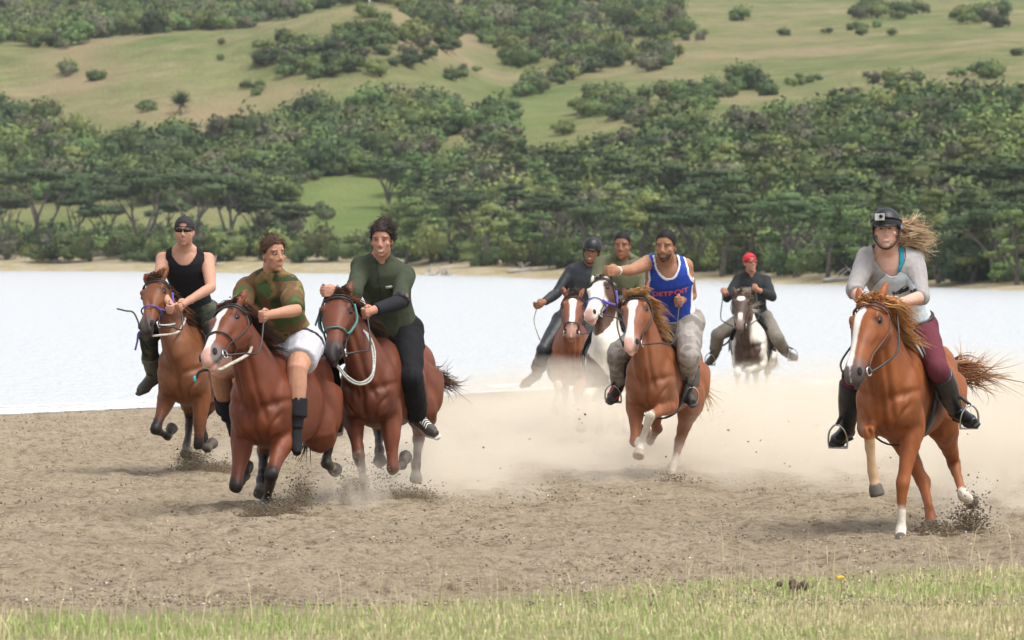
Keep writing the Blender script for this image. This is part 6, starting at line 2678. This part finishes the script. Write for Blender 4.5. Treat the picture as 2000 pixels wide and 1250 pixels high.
# clods thrown up by the hooves
def spray(px, py, Y, n, rad, seed, flat=1.0, up=.0, size=.012):
    rng = np.random.default_rng(seed)
    c = P(px, py, Y)
    c[2] = max(c[2], float(zg(c[0], c[1])) + .03)
    p = c + rng.normal(size=(n, 3)) * np.array([rad, rad * .8, rad * flat])
    p[:, 2] += np.abs(rng.normal(size=n)) * up
    p[:, 2] = np.maximum(p[:, 2], zg(p[:, 0], p[:, 1]) + .02)
    return p, size * .62 * (.25 + 1.3 * rng.random(n) ** 3)


SP = [(375, 903, 37.6, 420, .085, 1, .75, .02), (415, 926, 37.3, 480, .16, 2, .28, .02), (522, 1012, 31.2, 420, .12, 3, .3, .03), (557, 1006, 31.5, 330, .085, 4, .45, .05),
      (592, 972, 32.4, 240, .055, 5, 1.6, .05), (690, 962, 32.5, 330, .065, 6, 1.5, .05), (800, 978, 33.0, 380, .14, 7, .35, .03), (1828, 1044, 29.4, 360, .085, 8, .35, .02),
      (1893, 1034, 29.7, 560, .075, 9, .55, .06), (1905, 1000, 29.7, 130, .07, 10, 1.2, .05), (730, 940, 32.6, 110, .12, 11, .8, .05), (1310, 948, 35.6, 120, .10, 12, .2, .02)]
for i, (x, y, Y, n, rad, seed, fl, up) in enumerate(SP):
    P_, S_ = spray(x, y, Y, n * 3, rad * .9, seed, fl, up)
    clods(0, 40 + i, lambda r, n_, q=P_: q, lambda r, n_, q=S_: q, (.15, .12, .083), 'dirt_spray', 'dark wet earth thrown up by galloping hooves')
rng = np.random.default_rng(99)
n = 130
sx, sy, sY = rng.uniform(850, 1960, n), rng.uniform(800, 985, n), rng.uniform(31, 38, n)
P_ = np.array([P(a, b, c) for a, b, c in zip(sx, sy, sY)])
P_[:, 2] = np.maximum(P_[:, 2], zg(P_[:, 0], P_[:, 1]) + .05)
clods(0, 70, lambda r, n_: P_, lambda r, n_: .004 + .008 * r.random(len(P_)) ** 2, (.10, .08, .055), 'flying_grit', 'specks of grit flying in the dust')

# the dark cores of those splashes: damp earth too fine to see grain by grain
for i, (x, y, Y, n, rad, seed, fl, up) in enumerate(SP[:9]):
    mb = MB()
    mb.ball((0, 0, 0), 1.0, k=16, m=10)
    c = P(x, y, Y)
    o = link('dirt_puff', mb.mesh('dirt_puff'), dust_material('dirt', 14.0, 1.9, 30 + i, .40, .60, (.30, .235, .155)), kind='stuff', label='dark puff of damp earth under a hoof')
    o.location = (c[0], c[1], max(c[2], float(zg(c[0], c[1])) + .02))
    o.scale = (rad * 1.9, rad * 1.5, max(rad * fl * 2.0, .06))

# faint haze over the valley
mb = MB()
mb.box((0, 400, 45), (320, 520, 50))
hz = bpy.data.materials.new('haze')
hz.use_nodes = True
hz.node_tree.nodes.remove(hz.node_tree.nodes['Principled BSDF'])
v = hz.node_tree.nodes.new('ShaderNodeVolumePrincipled')
v.inputs['Color'].default_value = (.86, .92, 1.0, 1)
v.inputs['Density'].default_value = .00011
hz.node_tree.links.new(v.outputs[0], hz.node_tree.nodes['Material Output'].inputs['Volume'])
link('haze', mb.mesh('haze', smooth=False), hz, kind='stuff', label='thin summer haze')
